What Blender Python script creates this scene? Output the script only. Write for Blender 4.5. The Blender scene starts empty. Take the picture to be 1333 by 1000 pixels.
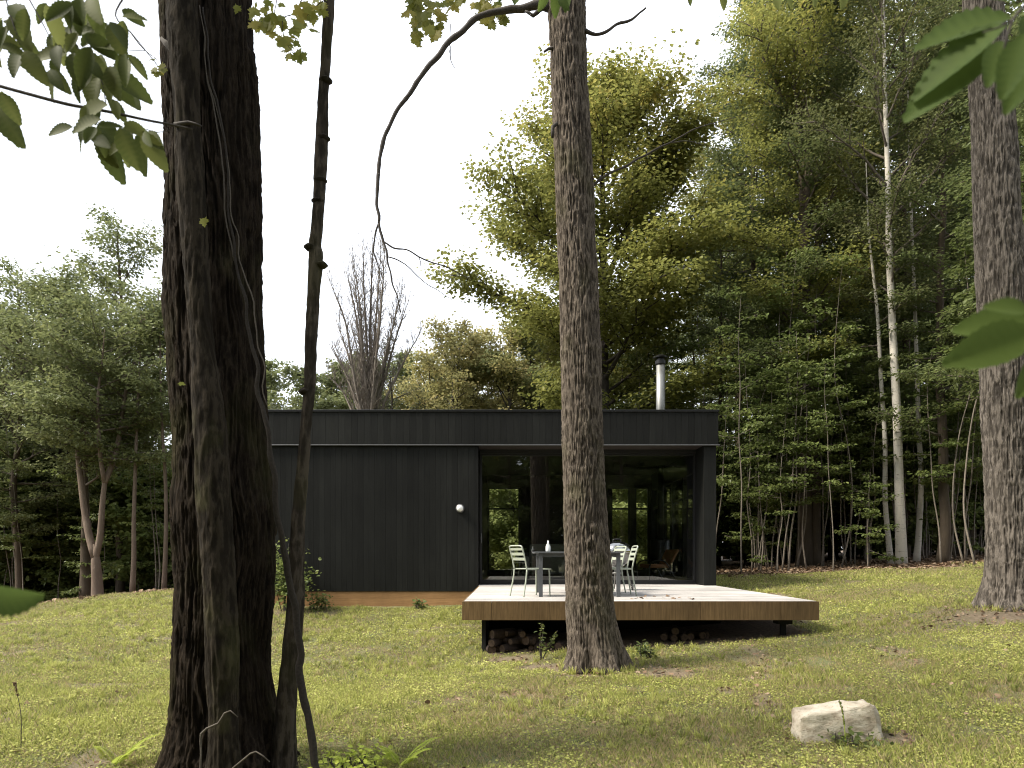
import bpy, math, random
import numpy as np
from mathutils import Vector
R = math.radians
random.seed(7)
S = bpy.context.scene
COL = S.collection

# ------------------------------------------------------------------ camera, sky, sun
F, CX, HY, EYE = 889.0, 666.5, 722.0, 1.5
cam = bpy.data.cameras.new('camera'); co = bpy.data.objects.new('camera', cam); COL.objects.link(co)
co.location = (0, 0, EYE); co.rotation_euler = (R(90), 0, 0)
cam.sensor_width = 36; cam.lens = 24.0; cam.shift_y = 222 / 1333.0
cam.clip_start = 0.05; cam.clip_end = 2000
cam.dof.use_dof = True; cam.dof.focus_distance = 12; cam.dof.aperture_fstop = 5.0
S.camera = co
S.view_settings.view_transform = 'Standard'; S.view_settings.look = 'None'
S.view_settings.exposure = 0.98; S.view_settings.gamma = 1
SUN_EL, SUN_AZ = R(48), math.atan2(-0.22, -1.0)        # direction towards the sun: left, a little to the camera side
sd = Vector((math.cos(SUN_AZ) * math.cos(SUN_EL), math.sin(SUN_AZ) * math.cos(SUN_EL), math.sin(SUN_EL)))
sl = bpy.data.lights.new('sun', 'SUN'); sl.energy = 4.2; sl.angle = R(16); sl.color = (1.0, 0.93, 0.80)
so = bpy.data.objects.new('sun', sl); COL.objects.link(so); so.rotation_euler = sd.to_track_quat('Z', 'Y').to_euler()
so.location = (-20, -5, 25)
W = bpy.data.worlds.new('World'); S.world = W; W.use_nodes = True
wn = W.node_tree; wn.nodes.clear()
sky = wn.nodes.new('ShaderNodeTexSky'); sky.sky_type = 'NISHITA'; sky.sun_disc = False
sky.sun_elevation = SUN_EL; sky.sun_rotation = math.atan2(sd.x, sd.y); sky.dust_density = 4
mx = wn.nodes.new('ShaderNodeMix'); mx.data_type = 'RGBA'; mx.inputs['Factor'].default_value = 0.85
veil = wn.nodes.new('ShaderNodeRGB'); veil.outputs[0].default_value = (9.4, 9.8, 10.5, 1)   # bright high overcast veil
bg = wn.nodes.new('ShaderNodeBackground'); bg.inputs['Strength'].default_value = 0.105
ow = wn.nodes.new('ShaderNodeOutputWorld')
wn.links.new(sky.outputs[0], mx.inputs['A']); wn.links.new(veil.outputs[0], mx.inputs['B'])
wn.links.new(mx.outputs['Result'], bg.inputs['Color']); wn.links.new(bg.outputs[0], ow.inputs[0])
S.cycles.max_bounces = 6; S.cycles.transparent_max_bounces = 12; S.cycles.diffuse_bounces = 3
S.cycles.glossy_bounces = 3; S.cycles.transmission_bounces = 4; S.cycles.caustics_reflective = False
S.cycles.use_denoising = True; S.cycles.pixel_filter_type = 'BLACKMAN_HARRIS'; S.cycles.filter_width = 1.05

# ------------------------------------------------------------------ small helpers
def wp(px, py, D):
    return np.array(((px - CX) / F * D, D, EYE - (py - HY) / F * D))

def tag(o, label=None, cat=None, group=None, kind=None):
    if label: o['label'] = label
    if cat: o['category'] = cat
    if group: o['group'] = group
    if kind: o['kind'] = kind
    return o

def empty(name, loc, label, cat, group=None, rz=0):
    o = bpy.data.objects.new(name, None); COL.objects.link(o)
    o.location = loc; o.rotation_euler = (0, 0, rz); o.empty_display_size = 0.2
    return tag(o, label, cat, group)

def copy_tree(o, parent=None):
    c = o.copy(); COL.objects.link(c); c.parent = parent
    for ch in list(o.children): copy_tree(ch, c)
    return c

class MB:
    """collects geometry (numpy arrays) and links it as one mesh object"""
    def __init__(s): s.V = []; s.Fq = []; s.n = 0; s.att = []
    def add(s, V, faces, att=None):
        V = np.asarray(V, float).reshape(-1, 3)
        fa = [np.asarray(f) + s.n for f in faces] if isinstance(faces, list) else np.asarray(faces) + s.n
        s.V.append(V); s.n += len(V)
        if isinstance(fa, list): s.Fq += [f.reshape(1, -1) for f in fa]
        else: s.Fq.append(fa)
        s.att.append(np.zeros(len(V)) if att is None else np.broadcast_to(np.asarray(att, float), (len(V),)))
        return s
    def box(s, x0, x1, y0, y1, z0, z1, att=0):
        V = [(x, y, z) for x in (x0, x1) for y in (y0, y1) for z in (z0, z1)]
        return s.add(V, np.array([(0, 1, 3, 2), (4, 6, 7, 5), (0, 4, 5, 1), (2, 3, 7, 6), (0, 2, 6, 4), (1, 5, 7, 3)]), att)
    def tube(s, P, r, sides=8, caps=True, att=0):
        P = np.asarray(P, float); n = len(P); r = np.broadcast_to(np.asarray(r, float), (n,))
        T = np.gradient(P, axis=0); T /= np.linalg.norm(T, axis=1)[:, None] + 1e-9
        ref = np.array((1, 0, 0.)) if abs(T[0][0]) < 0.8 else np.array((0, 1, 0.))
        U = np.cross(T, ref)
        for i in range(n):
            if i: U[i] = U[i - 1] - T[i] * np.dot(U[i - 1], T[i])
            U[i] /= np.linalg.norm(U[i]) + 1e-9
        B = np.cross(T, U); a = np.arange(sides) * 2 * math.pi / sides
        V = P[:, None] + r[:, None, None] * (U[:, None] * np.cos(a)[None, :, None] + B[:, None] * np.sin(a)[None, :, None])
        i, j = np.meshgrid(np.arange(n - 1), np.arange(sides), indexing='ij'); j2 = (j + 1) % sides
        Q = np.stack([i * sides + j, i * sides + j2, (i + 1) * sides + j2, (i + 1) * sides + j], -1).reshape(-1, 4)
        s.add(V.reshape(-1, 3), Q, att)
        if caps:
            b = s.n - n * sides
            s.Fq.append(np.arange(b, b + sides)[::-1].reshape(1, -1)); s.Fq.append(np.arange(s.n - sides, s.n).reshape(1, -1))
        return s
    def lathe(s, prof, c=(0, 0, 0), sides=24, att=0):
        pr = np.array(prof, float); n = len(pr); a = np.arange(sides) * 2 * math.pi / sides
        V = np.stack([pr[:, 0:1] * np.cos(a), pr[:, 0:1] * np.sin(a), np.repeat(pr[:, 1:2], sides, 1)], -1) + np.array(c)
        i, j = np.meshgrid(np.arange(n - 1), np.arange(sides), indexing='ij'); j2 = (j + 1) % sides
        Q = np.stack([i * sides + j, i * sides + j2, (i + 1) * sides + j2, (i + 1) * sides + j], -1).reshape(-1, 4)
        return s.add(V.reshape(-1, 3), Q, att)
    def mesh(s, name, mat, smooth=False):
        V = np.concatenate(s.V); me = bpy.data.meshes.new(name)
        me.vertices.add(len(V)); me.vertices.foreach_set('co', V.astype(np.float32).ravel())
        lens = np.concatenate([np.full(len(f), f.shape[1]) for f in s.Fq]); idx = np.concatenate([f.ravel() for f in s.Fq])
        me.loops.add(len(idx)); me.loops.foreach_set('vertex_index', idx.astype(np.int32))
        me.polygons.add(len(lens)); st = np.concatenate([[0], np.cumsum(lens)[:-1]])
        me.polygons.foreach_set('loop_start', st.astype(np.int32)); me.polygons.foreach_set('loop_total', lens.astype(np.int32))
        at = me.attributes.new('rnd', 'FLOAT', 'POINT'); at.data.foreach_set('value', np.concatenate(s.att).astype(np.float32))
        me.update(calc_edges=True); me.validate()
        me.polygons.foreach_set('use_smooth', np.full(len(me.polygons), bool(smooth)))
        me.materials.append(mat)
        return me
    def build(s, name, mat, parent=None, smooth=False, bevel=0, loc=None):
        o = bpy.data.objects.new(name, s.mesh(name, mat, smooth)); COL.objects.link(o)
        if loc is not None: o.location = loc
        if parent: o.parent = parent
        if bevel:
            b = o.modifiers.new('bevel', 'BEVEL'); b.width = bevel; b.segments = 2; b.limit_method = 'ANGLE'
        return o

def spline(P, step):
    """Catmull-Rom through rows of P (any width), resampled about every `step` metres"""
    P = np.asarray(P, float); out = []
    Q = np.vstack([2 * P[0] - P[1], P, 2 * P[-1] - P[-2]])
    for i in range(1, len(Q) - 2):
        n = max(1, int(round(np.linalg.norm(Q[i + 1, :3] - Q[i, :3]) / step)))
        t = (np.arange(n) / n)[:, None]
        a, b, c, d = Q[i - 1], Q[i], Q[i + 1], Q[i + 2]
        out.append(0.5 * ((2 * b) + (c - a) * t + (2 * a - 5 * b + 4 * c - d) * t ** 2 + (3 * b - a - 3 * c + d) * t ** 3))
    out.append(P[-1:]); return np.vstack(out)

def vnoise(X, seed=0):
    """vectorised 3D value noise in 0..1"""
    X = np.asarray(X, float); i = np.floor(X).astype(np.int64); f = X - i; f = f * f * (3 - 2 * f)
    def h(a, b, c):
        n = (a * 73856093) ^ (b * 19349663) ^ (c * 83492791) ^ (seed * 2654435)
        n = (n ^ (n >> 13)) * 1274126177 & 0x7fffffff; n = (n ^ (n >> 15)) * 668265263 & 0x7fffffff
        return (n & 0xffff) / 65535.0
    r = 0
    for dx in (0, 1):
        for dy in (0, 1):
            for dz in (0, 1):
                w = (f[..., 0] if dx else 1 - f[..., 0]) * (f[..., 1] if dy else 1 - f[..., 1]) * (f[..., 2] if dz else 1 - f[..., 2])
                r = r + w * h(i[..., 0] + dx, i[..., 1] + dy, i[..., 2] + dz)
    return r

# ------------------------------------------------------------------ terrain height
CP = np.array([(0, 0, 0), (-1, 4.8, .0), (-5, 5, .0), (2.5, 4.8, .0), (5, 5.5, .18), (-.6, 9.9, .03), (1, 8.3, .1), (4, 10.4, .30), (-3, 14.8, .38), (-6, 14.8, .42),
               (0, 14.8, .42), (4.4, 14.8, .62), (7.2, 10, .75), (10, 12, .95), (7.0, 22, .93), (11.3, 20, 1.2), (15, 18, 1.35), (5, 18, .8), (-8.5, 17, .62), (-7, 15, .5), (-11.5, 15, .2),
               (-11, 19, .35), (-13, 24, -.2), (-6, 24, .2), (0, 26, .5), (-9, 10, .1), (-14, 9, -.1), (-20, 20, -.6), (20, 30, 1.6), (12, 30, 1.3), (-30, 50, -.5), (0, 60, .8), (40, 60, 2), (0, -25, 0), (-30, -20, -.3), (30, -20, .5), (-60, 0, -.8), (60, 0, 2)], float)
def _k(d2): return np.where(d2 > 1e-9, d2 * np.log(np.maximum(d2, 1e-9)) * .5, 0)
_A = _k(((CP[:, None, :2] - CP[None, :, :2]) ** 2).sum(-1)) + np.eye(len(CP)) * 2.0
_P = np.c_[np.ones(len(CP)), CP[:, :2]]
_sol = np.linalg.solve(np.block([[_A, _P], [_P.T, np.zeros((3, 3))]]), np.r_[CP[:, 2], 0, 0, 0])
def hgt(x, y):
    x = np.asarray(x, float); y = np.asarray(y, float); sh = np.broadcast(x, y).shape
    q = np.stack([np.clip(np.broadcast_to(x, sh), -60, 60), np.clip(np.broadcast_to(y, sh), -30, 65)], -1).reshape(-1, 2)
    out = np.empty(len(q))
    for a in range(0, len(q), 60000):
        p = q[a:a + 60000]
        out[a:a + 60000] = _k(((p[:, None] - CP[None, :, :2]) ** 2).sum(-1)) @ _sol[:-3] + _sol[-3] + p @ _sol[-2:]
    n = vnoise(np.c_[q * .9, np.zeros(len(q))], 3) - .5
    n2 = vnoise(np.c_[q * 3.1, np.zeros(len(q))], 5) - .5
    out = out + n * .05 + n2 * .02
    return out.reshape(sh) if sh else float(out[0])
def on(x, y, dz=0): return (x, y, float(hgt(x, y)) + dz)

# ------------------------------------------------------------------ materials
def mat(name):
    m = bpy.data.materials.new(name); m.use_nodes = True; nt = m.node_tree; nt.nodes.clear()
    o = nt.nodes.new('ShaderNodeOutputMaterial'); p = nt.nodes.new('ShaderNodeBsdfPrincipled')
    nt.links.new(p.outputs[0], o.inputs[0])
    return m, nt, p, o
def N(nt, t, **k):
    n = nt.nodes.new('ShaderNode' + t)
    for a, b in k.items():
        if a in n.inputs: n.inputs[a].default_value = b
        else: setattr(n, a, b)
    return n
def ramp(nt, src, stops):
    r = nt.nodes.new('ShaderNodeValToRGB'); el = r.color_ramp.elements
    while len(el) < len(stops): el.new(.5)
    for e, (p, c) in zip(el, stops): e.position = p; e.color = (*c, 1)
    nt.links.new(src, r.inputs[0]); return r.outputs[0]
def coords(nt, scale, kind='Object'):
    tc = nt.nodes.new('ShaderNodeTexCoord'); mp = nt.nodes.new('ShaderNodeMapping'); mp.inputs['Scale'].default_value = scale
    nt.links.new(tc.outputs[kind], mp.inputs[0]); return mp.outputs[0]
def noise(nt, scale, vec, detail=4, rough=.55):
    n = N(nt, 'TexNoise', Scale=scale, Detail=detail, Roughness=rough)
    if vec is not None: nt.links.new(vec, n.inputs['Vector'])
    return n.outputs['Fac']
def mixc(nt, fac, a, b, mode='MIX'):
    m = nt.nodes.new('ShaderNodeMix'); m.data_type = 'RGBA'; m.blend_type = mode
    for s, v in (('Factor', fac), ('A', a), ('B', b)):
        if isinstance(v, (int, float)): m.inputs[s].default_value = v
        elif isinstance(v, tuple): m.inputs[s].default_value = (*v, 1)
        else: nt.links.new(v, m.inputs[s])
    return m.outputs['Result']
def bump(nt, p, h, strength, dist):
    b = N(nt, 'Bump', Strength=strength, Distance=dist); nt.links.new(h, b.inputs['Height']); nt.links.new(b.outputs[0], p.inputs['Normal'])
def plain(name, c, rough=.5, metal=0, var=.15, scale=30, bmp=0):
    m, nt, p, o = mat(name); v = coords(nt, (1, 1, 1)); f = noise(nt, scale, v)
    lo = tuple(x * (1 - var) for x in c); hi = tuple(min(1, x * (1 + var)) for x in c)
    nt.links.new(ramp(nt, f, [(.3, lo), (.7, hi)]), p.inputs['Base Color'])
    p.inputs['Roughness'].default_value = rough; p.inputs['Metallic'].default_value = metal
    if bmp: bump(nt, p, f, bmp, .01)
    return m
def leafmat(name, stops, trans=.35, rough=.45):
    m, nt, p, o = mat(name); at = N(nt, 'Attribute', attribute_name='rnd'); oi = nt.nodes.new('ShaderNodeObjectInfo')
    c = ramp(nt, at.outputs['Fac'], stops)
    hs = N(nt, 'HueSaturation'); mr = N(nt, 'MapRange'); mr.inputs['To Min'].default_value = .8; mr.inputs['To Max'].default_value = 1.2
    nt.links.new(oi.outputs['Random'], mr.inputs['Value']); nt.links.new(mr.outputs[0], hs.inputs['Value']); nt.links.new(c, hs.inputs['Color'])
    nt.links.new(hs.outputs[0], p.inputs['Base Color']); p.inputs['Roughness'].default_value = rough
    p.inputs['Specular IOR Level'].default_value = .22
    t = N(nt, 'BsdfTranslucent'); g = N(nt, 'Gamma', Gamma=.9); nt.links.new(hs.outputs[0], g.inputs[0]); nt.links.new(g.outputs[0], t.inputs[0])
    mxs = N(nt, 'MixShader'); mxs.inputs[0].default_value = trans
    nt.links.new(p.outputs[0], mxs.inputs[1]); nt.links.new(t.outputs[0], mxs.inputs[2]); nt.links.new(mxs.outputs[0], o.inputs[0])
    return m
def barkmat(name, furrow, ridge, moss=0, fine=1.0, ring=False, bmp=.6):
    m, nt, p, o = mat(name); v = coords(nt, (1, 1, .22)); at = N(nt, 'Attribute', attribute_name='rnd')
    n1_ = N(nt, 'MapRange'); n1_.inputs['From Min'].default_value = .30; n1_.inputs['From Max'].default_value = .70; nt.links.new(noise(nt, 42 * fine, v, 7, .7), n1_.inputs['Value']); n1 = n1_.outputs[0]; v2 = coords(nt, (1, 1, .6)); n2 = noise(nt, 3.5, v2, 4)
    n3 = noise(nt, 90, coords(nt, (1, 1, .5)), 3)
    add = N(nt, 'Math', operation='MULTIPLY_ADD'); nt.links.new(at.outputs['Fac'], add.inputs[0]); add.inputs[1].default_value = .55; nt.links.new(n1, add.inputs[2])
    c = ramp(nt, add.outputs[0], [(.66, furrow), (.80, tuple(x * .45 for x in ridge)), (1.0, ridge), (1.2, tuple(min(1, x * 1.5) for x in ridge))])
    c = mixc(nt, n2, c, tuple(x * .62 for x in ridge), 'MIX') if not ring else c
    if moss:
        mm = ramp(nt, noise(nt, 2.2, coords(nt, (1, 1, .7)), 5), [(.52, (0, 0, 0)), (.68, (moss,) * 3)])
        c = mixc(nt, mm, c, (.075, .075, .03))
    if ring:
        v3 = coords(nt, (2.0, 2.0, 16)); nr = noise(nt, 2.2, v3, 4, .7)
        c = mixc(nt, ramp(nt, nr, [(.60, (0, 0, 0)), (.70, (1, 1, 1))]), c, (.05, .042, .035))
    nt.links.new(c, p.inputs['Base Color']); p.inputs['Roughness'].default_value = .95; p.inputs['Specular IOR Level'].default_value = .08
    a2 = N(nt, 'Math', operation='MULTIPLY_ADD'); nt.links.new(n3, a2.inputs[0]); a2.inputs[1].default_value = .4; nt.links.new(n1, a2.inputs[2])
    bump(nt, p, a2.outputs[0], bmp, .012)
    return m

M = {}
M['bark_oak'] = barkmat('bark_brown_furrowed', (.008, .006, .005), (.125, .103, .083), moss=.3)
M['bark_dark'] = barkmat('bark_dark', (.0025, .0019, .0014), (.024, .018, .013), moss=.25)  # near-black: canopy shade on the thick trunk is put into the colour
M['bark_slim'] = barkmat('bark_slim_mossy', (.005, .004, .003), (.032, .026, .019), moss=.5, fine=.6)
M['bark_thin'] = barkmat('bark_thin_peeling', (.009, .0075, .006), (.060, .050, .040), moss=.3, fine=.5)
M['bark_grey'] = barkmat('bark_grey', (.014, .012, .010), (.165, .142, .120), fine=.5)
M['bark_brown'] = barkmat('bark_forest_brown', (.05, .04, .03), (.17, .135, .10), fine=.6)
M['bark_birch'] = barkmat('bark_birch', (.50, .46, .40), (.84, .79, .71), ring=True, fine=.4, bmp=.2)
M['bark_limb'] = plain('limb_bark', (.10, .08, .062), .9, scale=30, var=.35, bmp=.3)
M['bark_pale'] = barkmat('bark_pale_brown', (.09, .065, .05), (.34, .265, .21), fine=.5)
M['bark_sapling'] = plain('sapling_bark', (.15, .125, .10), .85, scale=20, var=.3)
M['twig'] = plain('dead_twig', (.05, .042, .036), .9, scale=60, var=.35, bmp=.3)
M['vine'] = plain('vine_bark', (.020, .015, .011), .95, scale=70, var=.4, bmp=.5)
M['pale_vine'] = plain('dry_vine', (.075, .063, .05), .9, scale=70, var=.3)
M['leaf_maple'] = leafmat('leaf_maple', [(0, (.115, .140, .034)), (.45, (.20, .208, .052)), (.8, (.26, .265, .065)), (1, (.36, .31, .08))], .48)
M['leaf_wood'] = leafmat('leaf_wood', [(0, (.070, .092, .034)), (.6, (.135, .162, .055)), (1, (.22, .23, .075))], .45)
M['leaf_under'] = leafmat('leaf_understory', [(0, (.075, .105, .030)), (.6, (.13, .16, .045)), (1, (.20, .22, .065))], .4)
M['leaf_birch'] = leafmat('leaf_birch', [(0, (.075, .088, .036)), (.6, (.14, .150, .055)), (1, (.22, .21, .075))], .4)
M['leaf_left'] = leafmat('leaf_left_wood', [(0, (.092, .114, .048)), (.6, (.165, .186, .072)), (1, (.25, .25, .095))], .46)
M['leaf_autumn'] = leafmat('leaf_autumn', [(0, (.19, .19, .085)), (.5, (.31, .29, .11)), (.85, (.42, .33, .14)), (1, (.44, .29, .17))], .5)
M['leaf_bright'] = leafmat('leaf_bright', [(0, (.20, .24, .075)), (1, (.34, .36, .13))], .45)
M['leaf_pine'] = leafmat('leaf_pine', [(0, (.07, .085, .05)), (1, (.14, .155, .085))], .3)
M['leaf_near'] = leafmat('leaf_near_beech', [(0, (.065, .088, .020)), (.6, (.105, .130, .032)), (1, (.165, .185, .05))], .58, .6)
M['leaf_broad'] = leafmat('leaf_near_green', [(0, (.045, .075, .016)), (1, (.085, .125, .026))], .5, .7)  # deeper green of the broad leaves close to the camera
M['leaf_mapletip'] = leafmat('leaf_maple_spray', [(0, (.17, .19, .035)), (.6, (.25, .25, .05)), (1, (.33, .28, .06))], .6, .5)
M['leaf_fern'] = leafmat('leaf_fern', [(0, (.34, .42, .05)), (1, (.52, .58, .10))], .4, .5)
M['grass'] = leafmat('grass_blades', [(0, (.38, .29, .18)), (.2, (.41, .33, .17)), (.3, (.13, .155, .045)), (.6, (.33, .345, .090)), (1, (.50, .50, .16))], .42, .6)
M['litter'] = leafmat('leaf_litter', [(0, (.10, .065, .04)), (.5, (.22, .145, .09)), (1, (.36, .27, .19))], .1, .8)

# ground
m, nt, p, o = mat('ground_soil'); v = coords(nt, (1, 1, 1)); at = N(nt, 'Attribute', attribute_name='rnd')
g1 = ramp(nt, noise(nt, 1.1, v, 6, .7), [(.35, (.105, .12, .04)), (.5, (.15, .15, .055)), (.64, (.21, .165, .095))])
g2 = ramp(nt, noise(nt, 28, v, 6, .7), [(.3, (.45, .45, .45)), (.7, (1.15, 1.15, 1.15))])
gr = mixc(nt, 1.0, g1, g2, 'MULTIPLY')
li = ramp(nt, noise(nt, 22, v, 8, .75), [(.3, (.06, .042, .03)), (.5, (.15, .105, .07)), (.72, (.28, .215, .16))])
nt.links.new(mixc(nt, at.outputs['Fac'], gr, li), p.inputs['Base Color']); p.inputs['Roughness'].default_value = .95
bump(nt, p, noise(nt, 40, v, 6, .7), .8, .03); M['ground'] = m

# black stained cladding: vertical grain, board to board variation
def woodmat(name, dark, light, gscale=(60, 60, 2.2), rough=.6, bvar=.25, b=.25):
    m, nt, p, o = mat(name); v = coords(nt, gscale); at = N(nt, 'Attribute', attribute_name='rnd')
    off = N(nt, 'VectorMath', operation='ADD'); cmb = N(nt, 'CombineXYZ'); mu = N(nt, 'Math', operation='MULTIPLY'); mu.inputs[1].default_value = 37
    nt.links.new(at.outputs['Fac'], mu.inputs[0])
    for k in range(3): nt.links.new(mu.outputs[0], cmb.inputs[k])
    nt.links.new(v, off.inputs[0]); nt.links.new(cmb.outputs[0], off.inputs[1])
    n = noise(nt, 1, off.outputs[0], 6, .65); c = ramp(nt, n, [(.25, dark), (.75, light)]); c = mixc(nt, 1.0, c, ramp(nt, noise(nt, .9, coords(nt, (1, 1, .6)), 6, .65), [(.3, (.72, .72, .72)), (.7, (1.28, 1.27, 1.25))]), 'MULTIPLY')
    mr = N(nt, 'MapRange'); mr.inputs['To Min'].default_value = 1 - bvar; mr.inputs['To Max'].default_value = 1 + bvar; nt.links.new(at.outputs['Fac'], mr.inputs['Value'])
    hs = N(nt, 'HueSaturation'); nt.links.new(mr.outputs[0], hs.inputs['Value']); nt.links.new(c, hs.inputs['Color']); nt.links.new(hs.outputs[0], p.inputs['Base Color'])
    p.inputs['Roughness'].default_value = rough; p.inputs['Specular IOR Level'].default_value = .14; bump(nt, p, n, b, .004)
    return m
M['clad'] = woodmat('black_cladding', (.006, .0063, .0058), (.0145, .015, .0137))
M['fascia'] = woodmat('deck_fascia_cedar', (.080, .050, .023), (.175, .115, .057), gscale=(38, 38, 3), bvar=.22)
M['base'] = woodmat('cedar_base', (.22, .125, .055), (.36, .21, .10), gscale=(3, 3, 50), bvar=.15)
M['deck'] = woodmat('decking_bleached', (.32, .30, .285), (.44, .42, .405), gscale=(2.5, 60, 60), bvar=.12, rough=.7)
M['roofcap'] = plain('black_metal', (.018, .018, .018), .35, .6)
M['drip'] = plain('zinc_drip', (.13, .13, .135), .45, .6)
M['blackmetal'] = plain('black_frame', (.015, .015, .016), .4)
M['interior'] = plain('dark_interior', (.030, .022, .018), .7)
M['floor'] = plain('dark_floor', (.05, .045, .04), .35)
M['chimney'] = plain('steel_flue', (.22, .22, .21), .5, .9, var=.12, scale=6)
M['lamp'] = plain('lamp_glass', (.78, .78, .76), .3, var=.03)
M['chair'] = plain('pale_green_paint', (.33, .36, .29), .4, var=.05)
M['table'] = plain('grey_paint', (.085, .09, .095), .45, var=.1)
M['steel'] = plain('polished_lid', (.30, .30, .30), .12, 1.0, var=.05)
M['bowl'] = plain('grill_bowl', (.20, .20, .20), .25, .8)
M['rubber'] = plain('rubber', (.02, .02, .02), .8)
M['sofa'] = plain('sofa_fabric', (.16, .17, .14), .9, scale=80, bmp=.2)
M['leather'] = plain('tan_leather', (.36, .15, .06), .4, var=.2, scale=8)
M['logend'] = plain('log_wood', (.085, .055, .036), .9, var=.4, scale=25, bmp=.4)
M['logbark'] = plain('log_bark', (.035, .022, .016), .95, var=.5, scale=25, bmp=.6)
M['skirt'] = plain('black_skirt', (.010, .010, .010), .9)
def glassmat(name, ior=1.78, tint=(.95, .965, .955)):
    m, nt, p, o = mat(name); nt.nodes.remove(p)
    fr = N(nt, 'Fresnel', IOR=ior); tr = N(nt, 'BsdfTransparent'); tr.inputs[0].default_value = (*tint, 1); gl = N(nt, 'BsdfGlossy'); gl.inputs['Roughness'].default_value = .004
    ms = N(nt, 'MixShader'); nt.links.new(fr.outputs[0], ms.inputs[0]); nt.links.new(tr.outputs[0], ms.inputs[1]); nt.links.new(gl.outputs[0], ms.inputs[2]); nt.links.new(ms.outputs[0], o.inputs[0])
    return m
M['glass'] = glassmat('window_glass'); M['bottle'] = glassmat('bottle_glass', 1.6, (.8, .85, .85))
# stone
m, nt, p, o = mat('pale_stone'); v = coords(nt, (1, 1, 2)); c = ramp(nt, noise(nt, 7, v, 8, .6), [(.3, (.22, .18, .13)), (.43, (.40, .34, .26)), (.56, (.49, .44, .35)), (.75, (.56, .52, .43))])
sp = ramp(nt, noise(nt, 60, v, 3), [(.3, (.35, .30, .25)), (.42, (1, 1, 1))]); nt.links.new(mixc(nt, .6, c, sp, 'MULTIPLY'), p.inputs['Base Color'])
p.inputs['Roughness'].default_value = .9; bump(nt, p, noise(nt, 18, v, 8, .65), .5, .03); M['stone'] = m

# ------------------------------------------------------------------ leaf templates and batches
T_SIMPLE = (np.array([(0, 0, 0), (.45, .30, .10), (1, 0, -.05), (.45, -.30, .10)]), np.array([(0, 1, 2), (0, 2, 3)]))
T_BROAD = (np.array([(0, 0, 0), (.3, .40, .08), (.75, .36, .05), (1, 0, -.1), (.75, -.36, .05), (.3, -.40, .08)]), np.array([(0, 1, 2), (0, 2, 3), (0, 3, 4), (0, 4, 5)]))
def t_ovate(n=18, w=.26, droop=.18):
    V = []; Fc = []
    for i in range(n + 1):
        t = i / n; hw = w * (math.sin(math.pi * min(1, t ** .8)) ** .75 if 0 < t < 1 else 0) * (1 - .12 * t) + (.0 if t < 1 else 0)
        z = -droop * t * t; ser = .012 * ((i % 2) * 2 - 1)
        V += [(t, 0, z), (t + .05 * (0 < t < 1), hw + ser * (0 < t < 1), z + hw * .30 + ser), (t + .05 * (0 < t < 1), -hw - ser * (0 < t < 1), z + hw * .30 + ser)]
    for i in range(n):
        a = 3 * i; b = a + 3
        Fc += [(a, a + 1, b + 1, b), (a, b, b + 2, a + 2)]
    return np.array(V), np.array(Fc)
T_OVATE = t_ovate(); OV_TONE = np.array([.38, -.10, -.10, .38, .16, .16] * 10)[:len(T_OVATE[0])]
def t_maple():
    out = [(0, .0), (.02, .18), (-.12, .42), (.12, .34), (.2, .55), (.34, .50), (.40, .62), (.50, .40), (.55, .22), (.72, .30), (.76, .16), (1.0, .0)]
    V = [(.3, 0, .0)] + [(x, y, -.15 * abs(y)) for x, y in out] + [(x, -y, -.15 * abs(y)) for x, y in out[-2:0:-1]]
    n = len(V) - 1
    return np.array(V), np.array([(0, 1 + i, 1 + (i + 1) % n) for i in range(n)])
T_MAPLE = t_maple()
def leaf_batch(mb, tpl, P, D, Nn, size, att):
    P = np.asarray(P, float); D = D / (np.linalg.norm(D, axis=1)[:, None] + 1e-9)
    Nn = Nn - D * (Nn * D).sum(1)[:, None]; Nn = Nn / (np.linalg.norm(Nn, axis=1)[:, None] + 1e-9); Sd = np.cross(Nn, D)
    V0, F0 = tpl; size = np.broadcast_to(size, (len(P),))[:, None, None]
    V = P[:, None] + size * (V0[None, :, 0:1] * D[:, None] + V0[None, :, 1:2] * Sd[:, None] + V0[None, :, 2:3] * Nn[:, None])
    Fc = (F0[None] + (np.arange(len(P)) * len(V0))[:, None, None]).reshape(-1, F0.shape[1])
    mb.add(V.reshape(-1, 3), Fc, np.repeat(np.broadcast_to(att, (len(P),)), len(V0)) + (np.tile(OV_TONE, len(P)) if V0 is T_OVATE[0] else 0))

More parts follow.
